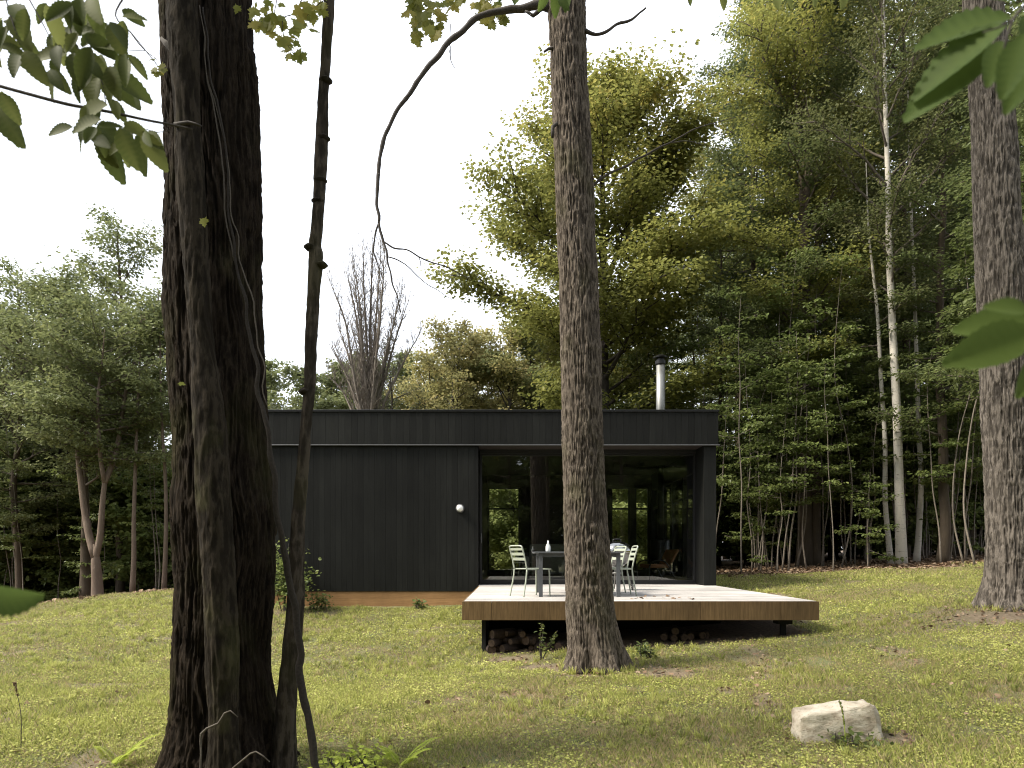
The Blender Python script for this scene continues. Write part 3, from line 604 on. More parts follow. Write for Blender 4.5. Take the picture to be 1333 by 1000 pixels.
# ------------------------------------------------------------------ table, chairs, bottle, grill
t = empty('table', (wp(704, 0, 10.83)[0], 10.83, DZ), 'dark grey metal dining table on the deck, half hidden by the middle tree', 'table')
tx = wp(805, 0, 10.83)[0] - wp(704, 0, 10.83)[0]
a = MB(); a.box(-.10, tx + .06, -.08, 1.33, .69, .715); a.build('tabletop', M['table'], t, bevel=.006)
for b_ in ((-.02, tx, 0, .03), (-.02, tx, 1.22, 1.25), (-.025, .005, .03, 1.22), (tx - .005, tx + .02, .03, 1.22)): a = MB(); a.box(*b_, .635, .69); a.build('apron', M['table'], t)
for lx_ in (0, tx):
    for ly in (0.0, 1.23): a = MB(); a.box(lx_ - .03, lx_ + .03, ly - .03, ly + .03, 0, .69); a.build('leg', M['table'], t, bevel=.004)
def chair(label):
    e = empty('metal_chair', (0, 0, 0), label, 'chair', 'pale green chairs round the table')
    def tb(P, r_, name, sm=True, sides=8): b = MB(); b.tube(spline(P, .03), r_, sides); return b.build(name, M['chair'], e, sm)
    for s_ in (-1, 1):
        tb([(.225, s_ * .205, 0), (.22, s_ * .2, .36), (.20, s_ * .2, .438)], .0125, 'leg')
        tb([(-.27, s_ * .215, 0), (-.215, s_ * .2, .30), (-.20, s_ * .197, .43)], .0125, 'leg')
    # one bent tube: up one side, round the top and down the other
    tb([(-.20, -.197, .44), (-.235, -.197, .60), (-.285, -.197, .77), (-.298, -.165, .805), (-.30, 0, .81), (-.298, .165, .805), (-.285, .197, .77), (-.235, .197, .60), (-.20, .197, .44)], .0125, 'back_frame')
    b = MB()
    for z0, z1, x0, x1 in ((.735, .775, -.277, -.287), (.655, .70, -.252, -.265), (.575, .62, -.230, -.243)):
        b.add([(x0, -.19, z0), (x0, .19, z0), (x1, .19, z1), (x1, -.19, z1), (x0 + .008, -.19, z0), (x0 + .008, .19, z0), (x1 + .008, .19, z1), (x1 + .008, -.19, z1)], np.array([(0, 1, 2, 3), (7, 6, 5, 4), (0, 4, 5, 1), (3, 2, 6, 7), (0, 3, 7, 4), (1, 5, 6, 2)]))
    b.build('backrest', M['chair'], e, bevel=.002)
    b = MB()
    for k in range(7): x = -.19 + k * .06; b.box(x, x + .05, -.19, .19, .440, .450)
    b.box(-.205, .225, -.212, -.192, .425, .448); b.box(-.205, .225, .192, .212, .425, .448); b.box(.226, .246, -.212, .212, .425, .448); b.build('seat', M['chair'], e, bevel=.003)
    return e
c1 = chair('pale green metal chair left of the table, turned three-quarters away'); c1.location = (.31, 11.02, DZ); c1.rotation_euler = (0, 0, R(30))
def ch_copy(x, y, deg, label): c = copy_tree(c1); c.location = (x, y, DZ); c.rotation_euler = (0, 0, R(deg)); c['label'] = label; return c
ch_copy(1.74, 11.26, 182, 'pale green metal chair right of the table, seen in profile')
ch_copy(1.66, 12.05, 200, 'pale green metal chair between the table and the kettle grill')
a = MB(); a.lathe([(0, 0), (.036, 0), (.04, .02), (.04, .09), (.016, .14), (.013, .185), (0, .186)], (0, 0, 0), 20)
tag(a.build('bottle', M['lamp'], smooth=True, loc=(.60, 11.35, DZ + .716)), 'small white bottle standing on the grey table', 'bottle')
gr_ = empty('kettle_grill', (1.98, 12.9, DZ), 'kettle grill with a shiny domed lid behind the chairs on the deck', 'grill')
a = MB(); a.lathe([(.275, .70), (.28, .705), (.272, .77), (.235, .84), (.16, .895), (.06, .915), (0, .917)], (0, 0, 0), 36); lid = a.build('lid', M['steel'], gr_, True)
a = MB(); a.tube(spline([(-.07, 0, .905), (-.06, 0, .955), (.06, 0, .955), (.07, 0, .905)], .02), .010, 8); a.build('handle', M['blackmetal'], lid, True)
a = MB(); a.lathe([(.278, .698), (.268, .64), (.22, .53), (.13, .455), (.05, .43), (0, .428)], (0, 0, 0), 36); a.build('bowl', M['bowl'], gr_, True)
a = MB(); a.lathe([(0, .30), (.11, .30), (.12, .33), (.11, .335), (0, .34)], (0, 0, 0), 20); a.build('ash_catcher', M['chimney'], gr_, True)
for k in range(3):
    an = R(90 + 120 * k); a = MB(); a.tube([(.17 * math.cos(an), .17 * math.sin(an), .49), (.30 * math.cos(an), .30 * math.sin(an), .03 if k else .012)], .012, 8); lg = a.build('leg', M['chimney'], gr_, True)
    if k:
        w_ = MB(); w_.lathe([(0, -.015), (.05, -.015), (.06, -.01), (.06, .01), (.05, .015), (0, .015)], (0, 0, 0), 20); wo = w_.build('wheel', M['rubber'], gr_, True); wo.location = (.31 * math.cos(an), .31 * math.sin(an), .061); wo.rotation_euler = (R(90), 0, R(90))

# ------------------------------------------------------------------ stone, firewood
import bmesh
bm = bmesh.new(); pts = [(-.35, -.12, .0), (-.34, .14, .0), (.30, -.16, .0), (.33, .15, .0), (-.345, -.11, .20), (-.32, .11, .215), (.02, -.15, .255), (.05, .10, .275), (.20, -.15, .29), (.24, .07, .285), (.27, -.10, .27), (.345, .0, .10), (-.37, 0, .07), (.32, -.13, .08)]
for p_ in pts: bm.verts.new(p_)
bmesh.ops.convex_hull(bm, input=bm.verts); me = bpy.data.meshes.new('boulder'); bm.to_mesh(me); bm.free()
ob = bpy.data.objects.new('boulder', me); COL.objects.link(ob); me.materials.append(M['stone'])
bx_, by_ = wp(1090, 0, 5.5)[0], 5.5; ob.location = on(bx_, by_, -.05); ob.scale = (.97, 1, 1.2)
b = ob.modifiers.new('b', 'BEVEL'); b.width = .035; b.segments = 3; s_ = ob.modifiers.new('s', 'SUBSURF'); s_.subdivision_type = 'SIMPLE'; s_.levels = s_.render_levels = 3
tx_ = bpy.data.textures.new('rock', 'CLOUDS'); tx_.noise_scale = .12; dm = ob.modifiers.new('d', 'DISPLACE'); dm.texture = tx_; dm.strength = .05; dm.mid_level = .5
for p_ in me.polygons: p_.use_smooth = True
tag(ob, 'pale angular boulder lying alone on the lawn at lower right', 'stone')
lg = empty('firewood_log', (0, 0, 0), 'bark-covered log in the dark firewood pile under the left end of the deck', 'log', 'firewood logs under the deck left end')
a = MB(); a.lathe([(.066, -.2), (.07, -.19), (.068, .19), (.064, .2)], (0, 0, 0), 14)
V_ = a.V[0]; V_[:, 0] *= 1.1; V_ += (vnoise(V_ * 30, 4)[:, None] - .5) * .012; a.build('bark', M['logbark'], lg, True)
a = MB(); a.lathe([(0, -.1985), (.064, -.1985)], (0, 0, 0), 14); a.build('cut_face', M['logend'], lg); a = MB(); a.lathe([(.062, .1985), (0, .1985)], (0, 0, 0), 14); a.build('cut_face', M['logend'], lg)
def put_log(e, x, y, z, yaw, s): e.location = (x, y, z); e.rotation_euler = (R(90), R(rr.uniform(0, 60)), R(yaw)); e.scale = (s, s, s)
first = True
for row, (n_, xs0) in enumerate(((6, -.34), (5, -.26), (3, -.16))):
    for k in range(n_):
        e = lg if first else copy_tree(lg); first = False
        x = xs0 + k * .15; y = 10.22 + rr.uniform(-.04, .08); put_log(e, x + rr.uniform(-.03, .03), y, float(hgt(x, y)) + .04 + row * .105, rr.uniform(-60, 60), rr.uniform(.55, 1.1))
for k, px_ in enumerate((700, 716, 730)):
    e = copy_tree(lg); x = wp(px_, 0, 10.2)[0]; put_log(e, x, 10.2, float(hgt(x, 10.2)) + .05, rr.uniform(-30, 30), .9)
e0 = copy_tree(lg); e0['label'] = 'log in the small heap under the middle of the deck'; e0['group'] = 'logs heaped under the middle of the deck'
for k, (px_, up) in enumerate(((872, 0), (884, 0), (897, 0), (908, 0), (878, .1), (866, .02), (916, 0))):
    e = e0 if k == 0 else copy_tree(e0); x = wp(px_, 0, 10.5)[0]; put_log(e, x, 10.45, float(hgt(x, 10.45)) + .05 + up, rr.uniform(-40, 40), .85)
# a few dead leaves blown onto the deck
dl = MB(); leaf_batch(dl, T_MAPLE, [(0, 0, .004)], np.array([(1., 0, .05)]), np.array([(0, .1, 1.)]), .07, .4)
d0 = tag(dl.build('fallen_leaf', M['litter']), 'dark dry leaf lying on the pale deck boards', 'leaf', 'dry leaves on the deck')
for k in range(14):
    o_ = d0 if k == 0 else d0.copy()
    if k: COL.objects.link(o_)
    o_.location = (wp(rr.uniform(795, 915), 0, 10.2)[0], rr.uniform(9.95, 10.9), DZ + .003); o_.rotation_euler = (rr.uniform(-.4, .4), rr.uniform(-.4, .4), rr.uniform(0, 6))
# ------------------------------------------------------------------ large trunks near the camera
def hero_tube(mb, P, seed, sides=150, amp=.013, kr=30, kz=4.5, flare=.0, lobes=5, lump=.02, step=.02, zg=0.0):
    """trunk surface with real furrowed bark; P rows: x, y, z, radius"""
    Q = spline(P, step); C = Q[:, :3]; r = Q[:, 3]; T = np.gradient(C, axis=0); T /= np.linalg.norm(T, axis=1)[:, None]
    a = np.arange(sides) * 2 * math.pi / sides; U = np.cross(T, (0, 1., 0)); U /= np.linalg.norm(U, axis=1)[:, None]; B = np.cross(T, U)
    dirs = U[:, None] * np.cos(a)[None, :, None] + B[:, None] * np.sin(a)[None, :, None]
    zz = np.maximum(C[:, 2] - zg, 0)
    fl = flare * np.exp(-zz / .20)[:, None] * (1 + .75 * np.sin(lobes * a + seed)[None] + .4 * np.sin((lobes * 2 + 1) * a + 2 * seed)[None])
    base = C[:, None] + dirs * r[:, None, None]
    s = np.arange(len(Q))[:, None] * step * np.ones((1, sides))
    L = np.stack([r[:, None] * np.cos(a)[None], r[:, None] * np.sin(a)[None], s], -1)
    wv = (vnoise(L * np.array((4, 4, 2.2)), seed + 3) - .5)[..., None] * np.array((.06, .06, 0)) + (vnoise(L * np.array((14, 14, 9)), seed + 4) - .5)[..., None] * np.array((.014, .014, .03))
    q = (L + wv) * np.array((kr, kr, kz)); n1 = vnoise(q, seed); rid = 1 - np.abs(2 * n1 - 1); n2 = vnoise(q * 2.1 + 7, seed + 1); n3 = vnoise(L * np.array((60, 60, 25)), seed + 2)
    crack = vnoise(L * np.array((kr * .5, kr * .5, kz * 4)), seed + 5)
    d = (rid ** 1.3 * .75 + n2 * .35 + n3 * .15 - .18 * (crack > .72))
    lump_ = (vnoise(L * np.array((3.2, 3.2, 2.0)), seed + 8) - .5) * lump
    V = base + dirs * ((d - .6) * amp + lump_ + fl * r[:, None])[..., None]
    n = len(Q); i, j = np.meshgrid(np.arange(n - 1), np.arange(sides), indexing='ij'); j2 = (j + 1) % sides
    Fq = np.stack([i * sides + j, i * sides + j2, (i + 1) * sides + j2, (i + 1) * sides + j], -1).reshape(-1, 4)
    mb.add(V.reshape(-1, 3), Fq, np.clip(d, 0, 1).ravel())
def path_px(pts, D, wpx=None):
    """pts: (px, py, width px) or (px, py, width, depth)"""
    out = []
    for q in pts: Dq = q[3] if len(q) > 3 else D; p_ = wp(q[0], q[1], Dq); out.append((p_[0], p_[1], p_[2], q[2] / 2 / F * Dq))
    return out

def crown_above(seed, c, rad, n, leafm_size, tpl=T_BROAD):
    r = np.random.default_rng(seed); mb = MB(); cl_ = r.normal(0, .5, (max(4, n // 60), 3)) * np.array(rad) + np.array(c)
    P = np.repeat(cl_, 60, 0) + r.normal(0, .35, (len(cl_) * 60, 3)) * np.array((1, 1, .4)); m_ = len(P)
    leaf_batch(mb, tpl, P, r.normal(0, 1, (m_, 3)) * np.array((1, 1, .4)), r.normal(0, .5, (m_, 3)) + np.array((0, 0, 1)), leafm_size * r.uniform(.7, 1.3, m_), r.random(m_)); return mb

# middle tree
mid = empty('maple_tree', on(1.05, 8.5), 'furrowed brown trunk standing in front of the deck, with a dead arching limb', 'tree')
bpy.context.view_layer.update()
def ch(mb, name, matl, parent, smooth=True):
    o = mb.build(name, matl, parent, smooth); o.matrix_parent_inverse = parent.matrix_basis.inverted(); return o
a = MB(); hero_tube(a, path_px([(776, 885, 66), (774, 850, 66), (769, 800, 62), (765, 730, 57), (761, 650, 53), (759, 580, 52), (757, 500, 51), (754, 400, 49), (750, 300, 48), (746, 200, 47), (741, 100, 46), (738, 20, 46), (736, -60, 50), (733, -200, 44), (730, -600, 36), (735, -1000, 22), (733, -1400, 8)], 8.5), 11, sides=240, amp=.034, kr=50, kz=5.5, flare=.34, lobes=5, zg=float(hgt(1.05, 8.5)))
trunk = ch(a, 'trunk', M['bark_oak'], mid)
a = MB()
def limb(pts, D): q = spline(path_px(pts, D), .05); q[:, 0] += (vnoise(q[:, :3] * 7, 5) - .5) * .05; q[:, 2] += (vnoise(q[:, :3] * 7, 6) - .5) * .05; a.tube(q[:, :3], q[:, 3] * .88 * (1 + .3 * (vnoise(q[:, :3] * 14, 8) - .4)), 8)
limb([(735, 18, 16), (712, 6, 15), (700, 6, 12), (670, 12, 10), (640, 16, 9), (618, 26, 8.5), (592, 48, 8), (570, 72, 7.5), (548, 100, 7), (528, 128, 6.5), (510, 158, 6.2), (498, 188, 6), (492, 220, 5.5), (491, 255, 5), (493, 290, 4.2)], 8.5)
limb([(493, 288, 4.2), (499, 315, 3.2), (504, 340, 2.6), (509, 362, 2.4), (516, 388, 2), (522, 408, 1.2)], 8.5); limb([(493, 289, 3), (488, 305, 2.6), (487, 325, 2.2), (492, 345, 1.6), (497, 362, 1)], 8.5)
limb([(499, 315, 2.6), (512, 322, 2.4), (530, 326, 2.2), (550, 336, 2), (575, 345, 1.7), (600, 356, 1.4), (614, 363, .8)], 8.5); limb([(503, 332, 1.8), (518, 338, 1.6), (534, 352, 1.4), (556, 370, 1.2), (572, 378, .9), (588, 392, .6)], 8.6); limb([(545, 334, 1.2), (547, 340, 1), (546, 348, .7)], 8.5)
limb([(585, 52, 1.6), (587, 66, 1.3), (588, 78, 1.1), (594, 90, .7)], 8.5); limb([(587, 62, 1), (585, 70, .7)], 8.5); limb([(586, 32, 1), (586, 46, 1.2)], 8.5)
limb([(712, 8, 6), (700, 18, 6), (694, 22, 5), (688, 17, 4), (684, 14, 3)], 8.4); limb([(724, 60, 5), (716, 64, 4), (710, 68, 3)], 8.4)
limb([(758, 38, 7), (775, 45, 4.5), (790, 40, 4), (803, 32, 3.6), (812, 28, 4), (828, 22, 3), (842, 12, 2.2)], 8.4); limb([(803, 32, 2.4), (810, 27, 2.4)], 8.4)
limb([(765, 245, 5), (776, 236, 4), (795, 226, 3.6), (820, 213, 3.2), (850, 197, 3), (872, 186, 2.4), (900, 170, 2), (930, 160, 1.4), (958, 152, .8)], 8.5); limb([(872, 186, 1.8), (895, 184, 1.2), (915, 188, .8)], 8.5)
limb([(725, 160, 5), (720, 165, 6), (720, 178, 4)], 8.35)
ch(a, 'dead_limb', M['twig'], mid)
ch(crown_above(21, (0, 8.5, 15), (2.6, 2.6, 2.2), 3000, .13), 'crown', M['leaf_maple'], mid)

# right tree
rt = empty('broad_tree', on(*wp(1312, 0, 10)[:2]), 'thick pale brown trunk at the right edge of the lawn', 'tree')
bpy.context.view_layer.update()
a = MB(); hero_tube(a, path_px([(1318, 815, 56), (1316, 780, 55), (1316, 740, 53), (1314, 640, 52), (1309, 520, 52), (1305, 400, 53), (1298, 280, 50), (1294, 180, 47), (1286, 80, 43), (1279, 0, 41), (1270, -120, 38), (1265, -500, 30), (1262, -1000, 10)], 10), 29, sides=240, amp=.042, kr=48, kz=4.6, flare=.30, lobes=4, zg=.75)
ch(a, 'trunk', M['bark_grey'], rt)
ch(crown_above(22, (6.6, 10, 15), (3, 3, 2.4), 3400, .13), 'crown', M['leaf_wood'], rt)

# big dark trunk at the left, slim stem leaning on it, thin tree, vines
bt = empty('old_maple_tree', on(-2.0, 4.8), 'very thick dark furrowed trunk in the left foreground', 'tree')
bpy.context.view_layer.update()
a = MB(); hero_tube(a, path_px([(292, 1040, 150), (292, 990, 140), (291, 940, 124), (290, 850, 118), (291, 750, 118), (290, 650, 119), (287, 550, 116), (283, 450, 114), (279, 350, 112), (276, 250, 111), (274, 150, 110), (271, 50, 109), (268, -40, 110), (265, -200, 108), (262, -500, 100), (258, -900, 70), (258, -1300, 30)], 4.85), 47, sides=330, amp=.042, kr=56, kz=2.6, flare=.16, lobes=5, lump=.05, zg=-.02)
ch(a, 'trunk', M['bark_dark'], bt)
ch(crown_above(23, (-2.6, 4.0, 14.5), (2.6, 2.2, 1.8), 3600, .12), 'crown', M['leaf_maple'], bt)
sl_ = empty('slim_tree', on(-1.73, 4.42), 'slim mossy stem leaning against the very thick trunk', 'tree'); bpy.context.view_layer.update()
a = MB(); hero_tube(a, path_px([(291, 1045, 42), (291, 980, 38), (290, 900, 37), (289, 820, 36), (283, 720, 36), (278, 650, 38), (273, 560, 34), (266, 480, 31), (260, 400, 30), (252, 300, 29), (246, 200, 29), (241, 100, 31), (237, 0, 34), (236, -100, 40), (232, -400, 34), (228, -700, 12)], 4.38), 61, sides=130, amp=.015, kr=34, kz=7, lump=.035, flare=.12, zg=0)
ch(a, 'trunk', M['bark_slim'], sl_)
a = MB(); limb([(226, 70, 12), (215, 58, 9), (207, 50, 4)], 4.38); limb([(214, 58, 4), (208, 48, 2)], 4.38); limb([(262, 165, 3), (245, 160, 5), (225, 158, 6)], 4.3)
ch(a, 'branch_stub', M['twig'], sl_)
tt = empty('thin_tree', on(-1.6, 4.85), 'thin knotty tree with peeling bark beside the very thick trunk', 'tree'); bpy.context.view_layer.update()
a = MB(); hero_tube(a, path_px([(368, 1045, 30), (369, 1000, 26), (372, 930, 23), (378, 860, 22), (384, 800, 20), (386, 740, 18), (388, 680, 18), (393, 620, 17), (398, 560, 16), (403, 500, 16), (405, 440, 17), (408, 390, 17), (411, 335, 19), (410, 322, 17), (413, 290, 15), (416, 240, 15), (419, 180, 15), (421, 120, 15), (425, 60, 14), (429, 0, 13), (434, -80, 12), (440, -300, 8), (450, -600, 3)], 4.75), 71, sides=60, amp=.008, kr=28, kz=10, lump=.018, flare=.25, zg=0)
for z_, px_ in ((322, 404), (345, 418), (180, 421), (235, 417), (105, 424), (262, 414), (510, 397)):  # knots
    k_ = wp(px_, z_, 4.74); pr = [(.0, -.03), (.028, -.02), (.048, 0), (.028, .02), (0, .03)]; a.lathe(pr, tuple(k_), 10, .4)
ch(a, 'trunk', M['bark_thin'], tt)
vn = empty('vine', on(-1.33, 4.6), 'dark woody vine hanging down the right side of the thick trunk to the grass', 'vine'); bpy.context.view_layer.update()
a = MB(); limb([(262, 10, 2.2, 4.45), (276, 100, 2.5, 4.42), (290, 200, 3, 4.42), (304, 300, 3.4, 4.42), (318, 400, 4.5, 4.42), (335, 490, 6, 4.42), (346, 560, 7, 4.42), (357, 640, 8, 4.45), (371, 710, 9, 4.5), (381, 780, 10, 4.55), (390, 850, 10, 4.55), (398, 920, 11, 4.5), (412, 990, 11, 4.45), (422, 1050, 12, 4.4)], 4.45)
ch(a, 'stem', M['vine'], vn)
v2 = empty('dry_vine', on(-1.75, 4.4), 'pair of thin pale dry vines crossing the thick trunk', 'vine'); bpy.context.view_layer.update()
a = MB(); limb([(258, 8, 1.6), (266, 60, 1.8), (274, 120, 2), (284, 200, 2.2), (297, 280, 2.2), (307, 340, 2)], 4.42); ch(a, 'stem', M['pale_vine'], v2)
a = MB(); limb([(270, 90, 1.5), (283, 160, 1.6), (296, 230, 1.8), (312, 320, 1.8), (330, 410, 2), (342, 480, 2), (348, 530, 1.6)], 4.42); ch(a, 'stem', M['pale_vine'], v2)
r2 = empty('bare_twig', on(-1.8, 4.2), 'pale curled twig against the foot of the thick trunk', 'twig'); bpy.context.view_layer.update()
a = MB(); limb([(262, 1030, 3), (261, 980, 3), (262, 955, 3), (270, 948, 3), (284, 942, 3), (292, 930, 2.5), (300, 928, 2), (308, 936, 1.4)], 4.2); limb([(300, 1000, 2), (318, 988, 2.5), (332, 980, 2.2), (350, 992, 2)], 4.2); ch(a, 'stem', M['pale_vine'], r2)

# ------------------------------------------------------------------ sprays of leaves close to the camera
def spray(name, label, stems, leaves, D, tpl, leafm, stemm, L, seed, hang=.8, jit=.25, cat='branch', group=None, tonef=None):
    """stems: list of px polylines (px,py,width); leaves: list of (px, py, angle deg on the picture, length px[, depth])"""
    r = np.random.default_rng(seed); root = wp(*stems[0][0][:2], D) if stems else wp(leaves[0][0], leaves[0][1], D)
    e = empty(name, tuple(root), label, cat, group); bpy.context.view_layer.update()
    if stems:
        b = MB()
        for st_ in stems: q = spline(path_px(st_, D), .02); b.tube(q[:, :3], q[:, 3], 7)
        ch(b, 'stem', stemm, e)
    P, Dv, Nn, sz = [], [], [], []
    for l in leaves:
        d_ = (l[4] if len(l) > 4 else D) + r.normal(0, jit * .3); P.append(wp(l[0], l[1], d_)); an = R(l[2]); Dv.append((math.cos(an), r.normal(0, .25), -math.sin(an)))
        Nn.append((r.normal(0, .45), -hang - .6 + r.normal(0, .3), .5 + r.normal(0, .4))); sz.append(l[3] / F * d_ * 1.02)
    b = MB(); leaf_batch(b, tpl, np.array(P), np.array(Dv), np.array(Nn), np.array(sz), r.random(len(P)) if tonef is None else tonef)
    ch(b, 'leaves', leafm, e, True); return e
# angle: 0 = right, 90 = down
spray('beech_branch', 'leafy branch with long dark twig reaching in from the upper left edge', [[(-40, 100, 5), (0, 112, 4.5), (40, 123, 4.5), (90, 136, 4.5), (140, 145, 4), (190, 156, 3.5), (222, 162, 3), (250, 168, 2)],
       [(165, -10, 2.5), (150, 20, 2), (170, 42, 1.8), (205, 85, 1.4)], [(30, -15, 2), (55, 30, 1.6), (66, 52, 1.2)], [(70, -10, 2.4), (85, 20, 2), (100, 60, 1.8), (130, 100, 1.6), (138, 138, 1.4)], [(190, 168, 1.2), (205, 172, 1.2), (222, 170, 1)], [(5, -10, 2), (12, 15, 1.5), (26, 60, 1.2)], [(-10, 40, 2), (10, 60, 1.5), (28, 68, 1.2)]],
      [(15, 5, 50, 45), (16, 18, 62, 52), (5, 22, 120, 30), (12, 0, 200, 40), (0, 58, 15, 30), (28, 66, 95, 42), (30, 66, 55, 48), (28, 62, 190, 40), (10, 45, 75, 38), (0, 20, 100, 60), (2, 50, 110, 45),
       (60, 5, 75, 46), (85, 0, 60, 38), (90, 2, 95, 30), (105, -6, 100, 45), (118, -8, 70, 48), (95, 5, 140, 40), (75, 55, -15, 50), (100, 50, 170, 50), (85, 68, 170, 42), (95, 68, 80, 42), (105, 62, 60, 48), (110, 45, 30, 44), (118, 60, 110, 50),
       (140, 30, 130, 45), (142, 30, 65, 46), (158, 22, -5, 30), (158, 12, 30, 30), (160, 26, 100, 32), (165, 70, 45, 32), (160, 75, 75, 46), (142, 85, 75, 44), (140, 95, 50, 42), (128, 100, 100, 46), (120, 98, 85, 44), (120, 95, 130, 30), (140, 92, 25, 55), (150, 105, 48, 52), (100, 80, 90, 26), (130, 70, 85, 50), (125, 60, 20, 40),
       (0, 120, 60, 40), (2, 118, 95, 42), (-5, 135, 60, 60), (5, 150, 62, 42), (-6, 150, 90, 40), (140, 136, 172, 58), (130, 140, 120, 22), (142, 128, 55, 30), (112, 138, 95, 24), (132, 155, 165, 45), (130, 158, 50, 45), (135, 156, 100, 26), (132, 172, 75, 60), (110, 172, 120, 25), (95, 165, 165, 34), (128, 165, -20, 28), (155, 165, 70, 52), (160, 160, 20, 32), (180, 168, 150, 36), (185, 170, 62, 50), (182, 172, 95, 50), (172, 180, 140, 36), (190, 172, 45, 36), (165, 172, 100, 40), (125, 175, 60, 45), (150, 130, 80, 26)] + [(r0.uniform(60, 165), r0.uniform(-5, 95), r0.uniform(30, 130), r0.uniform(26, 40)) for r0 in [random.Random(77)] for _ in range(26)] + [(r0.uniform(-5, 40), r0.uniform(0, 60), r0.uniform(30, 130), r0.uniform(26, 38)) for r0 in [random.Random(78)] for _ in range(8)] + [(r0.uniform(100, 190), r0.uniform(160, 182), r0.uniform(30, 140), r0.uniform(24, 34)) for r0 in [random.Random(79)] for _ in range(9)],
      1.9, T_OVATE, M['leaf_near'], M['twig'], .09, 5)
spray('broad_leaf_spray', 'big soft green leaves hanging in at the upper right corner', [[(1380, -60, 5), (1345, -5, 4.5), (1318, 26, 4), (1306, 70, 3)], [(1318, 26, 3), (1300, 36, 2.4), (1280, 42, 1.6)]],
      [(1312, 30, 152, 120), (1318, 22, 175, 110), (1306, 52, 115, 70), (1300, 60, 150, 120), (1330, 20, 70, 95), (1338, 40, 110, 80), (1325, 5, 200, 70), (1345, 80, 120, 70), (1340, 0, 30, 60)], .80, T_OVATE, M['leaf_broad'], M['twig'], .12, 6, tonef=.2)
spray('broad_leaf_spray', 'big soft green leaves reaching in at mid height from the right edge', [[(1380, 430, 4), (1345, 438, 3), (1330, 440, 2.4)]],
      [(1345, 418, 178, 90), (1345, 430, 160, 110), (1350, 425, 150, 90), (1350, 470, 125, 60), (1340, 405, 190, 55)], .80, T_OVATE, M['leaf_broad'], M['twig'], .1, 7, tonef=.9)
spray('broad_leaf', 'single blurred green leaf at the lower left edge', [[(-60, 765, 3), (-30, 770, 2.4)]], [(-42, 770, 8, 112)], .9, T_OVATE, M['leaf_broad'], M['twig'], .1, 8, hang=-.25, cat='leaf')
def cluster(cx_, cy_, rx, ry, n, L, r): return [(cx_ + r.normal(0, rx), cy_ + r.normal(0, ry), r.uniform(20, 160), L * r.uniform(.7, 1.2)) for _ in range(n)]
r_ = random.Random(2)
class _R:  # adaptor so both spellings work
    normal = staticmethod(lambda a, b: r_.gauss(a, b)); uniform = staticmethod(r_.uniform)
spray('maple_spray', 'yellow-green maple leaves hanging in just right of the thick trunk top', [[(400, -20, 1.5), (385, 15, 1.2), (368, 25, 1), (372, 55, .8), (385, 70, .6)], [(362, -10, 1.2), (355, 20, .8), (340, 28, .6)], [(440, -10, 1.2), (415, 5, 1), (400, 20, .8)]],
      cluster(342, 8, 9, 6, 9, 14, _R) + cluster(348, 28, 10, 6, 16, 14, _R) + cluster(378, 28, 12, 7, 18, 14, _R) + cluster(372, 52, 7, 6, 10, 13, _R) + cluster(382, 66, 6, 5, 8, 13, _R) + cluster(402, 12, 9, 8, 14, 14, _R) + cluster(416, 4, 5, 8, 8, 13, _R), 4.6, T_MAPLE, M['leaf_mapletip'], M['twig'], .08, 9, hang=.6)
spray('maple_spray', 'yellow-green maple leaves hanging left of the arching dead limb', [[(545, -20, 1.5), (548, 10, 1.2), (555, 30, .9), (560, 48, .6)], [(552, 5, 1), (570, 20, .8), (570, 40, .6)]],
      cluster(540, 8, 7, 9, 12, 14, _R) + cluster(553, 22, 8, 9, 14, 14, _R) + cluster(568, 32, 6, 9, 12, 14, _R) + cluster(547, 48, 4, 7, 6, 12, _R) + cluster(562, 2, 14, 4, 10, 13, _R) + cluster(590, -2, 10, 3, 6, 12, _R), 5.0, T_MAPLE, M['leaf_mapletip'], M['twig'], .08, 10, hang=.6)
spray('maple_spray', 'tuft of maple leaves behind the arching limb near the middle trunk', [[(650, -20, 1.5), (640, 0, 1.2), (632, 14, .8)]],
      cluster(628, 10, 8, 6, 14, 13, _R) + cluster(645, 8, 8, 6, 12, 13, _R) + cluster(640, 24, 8, 4, 8, 12, _R) + cluster(655, 18, 6, 5, 6, 12, _R), 8.9, T_MAPLE, M['leaf_mapletip'], M['twig'], .08, 12, hang=.6)
spray('broad_leaf_spray', 'green leaves hanging over the top of the middle trunk', [[(700, -30, 2), (690, -10, 1.5), (680, -2, 1)]], [(670, -12, 88, 34), (722, -10, 85, 26), (738, -12, 95, 26), (728, -6, 60, 22), (712, -14, 110, 26), (655, -20, 100, 24)], 3.0, T_OVATE, M['leaf_broad'], M['twig'], .08, 13)
spray('maple_spray', 'dark leaf tips along the top edge above the right wood', [[(1010, -30, 1.5), (1012, -8, 1)]], [(1010, -8, 85, 22), (1022, -10, 60, 20), (1060, -10, 90, 20), (1100, -12, 100, 24), (940, -12, 80, 22), (900, -12, 95, 16)], 3.2, T_OVATE, M['leaf_near'], M['twig'], .08, 14)
spray('maple_spray', 'small leaf tuft left of the thick trunk near its top', [[(168, 40, 1.2), (185, 62, 1), (205, 78, .7)], [(165, 65, .8), (190, 66, .7)]], cluster(207, 84, 5, 6, 7, 11, _R), 4.5, T_MAPLE, M['leaf_mapletip'], M['twig'], .06, 15, hang=.6)
spray('leaf', 'small yellow-green leaf caught on the upper half of the slim mossy stem', [], [(264, 284, 80, 12)], 4.15, T_MAPLE, M['leaf_mapletip'], M['twig'], .03, 17, cat='leaf')
spray('leaf', 'tiny pale leaf caught on the left edge of the thick trunk at roof height', [], [(233, 498, 20, 9)], 4.15, T_MAPLE, M['leaf_mapletip'], M['twig'], .03, 16, cat='leaf')

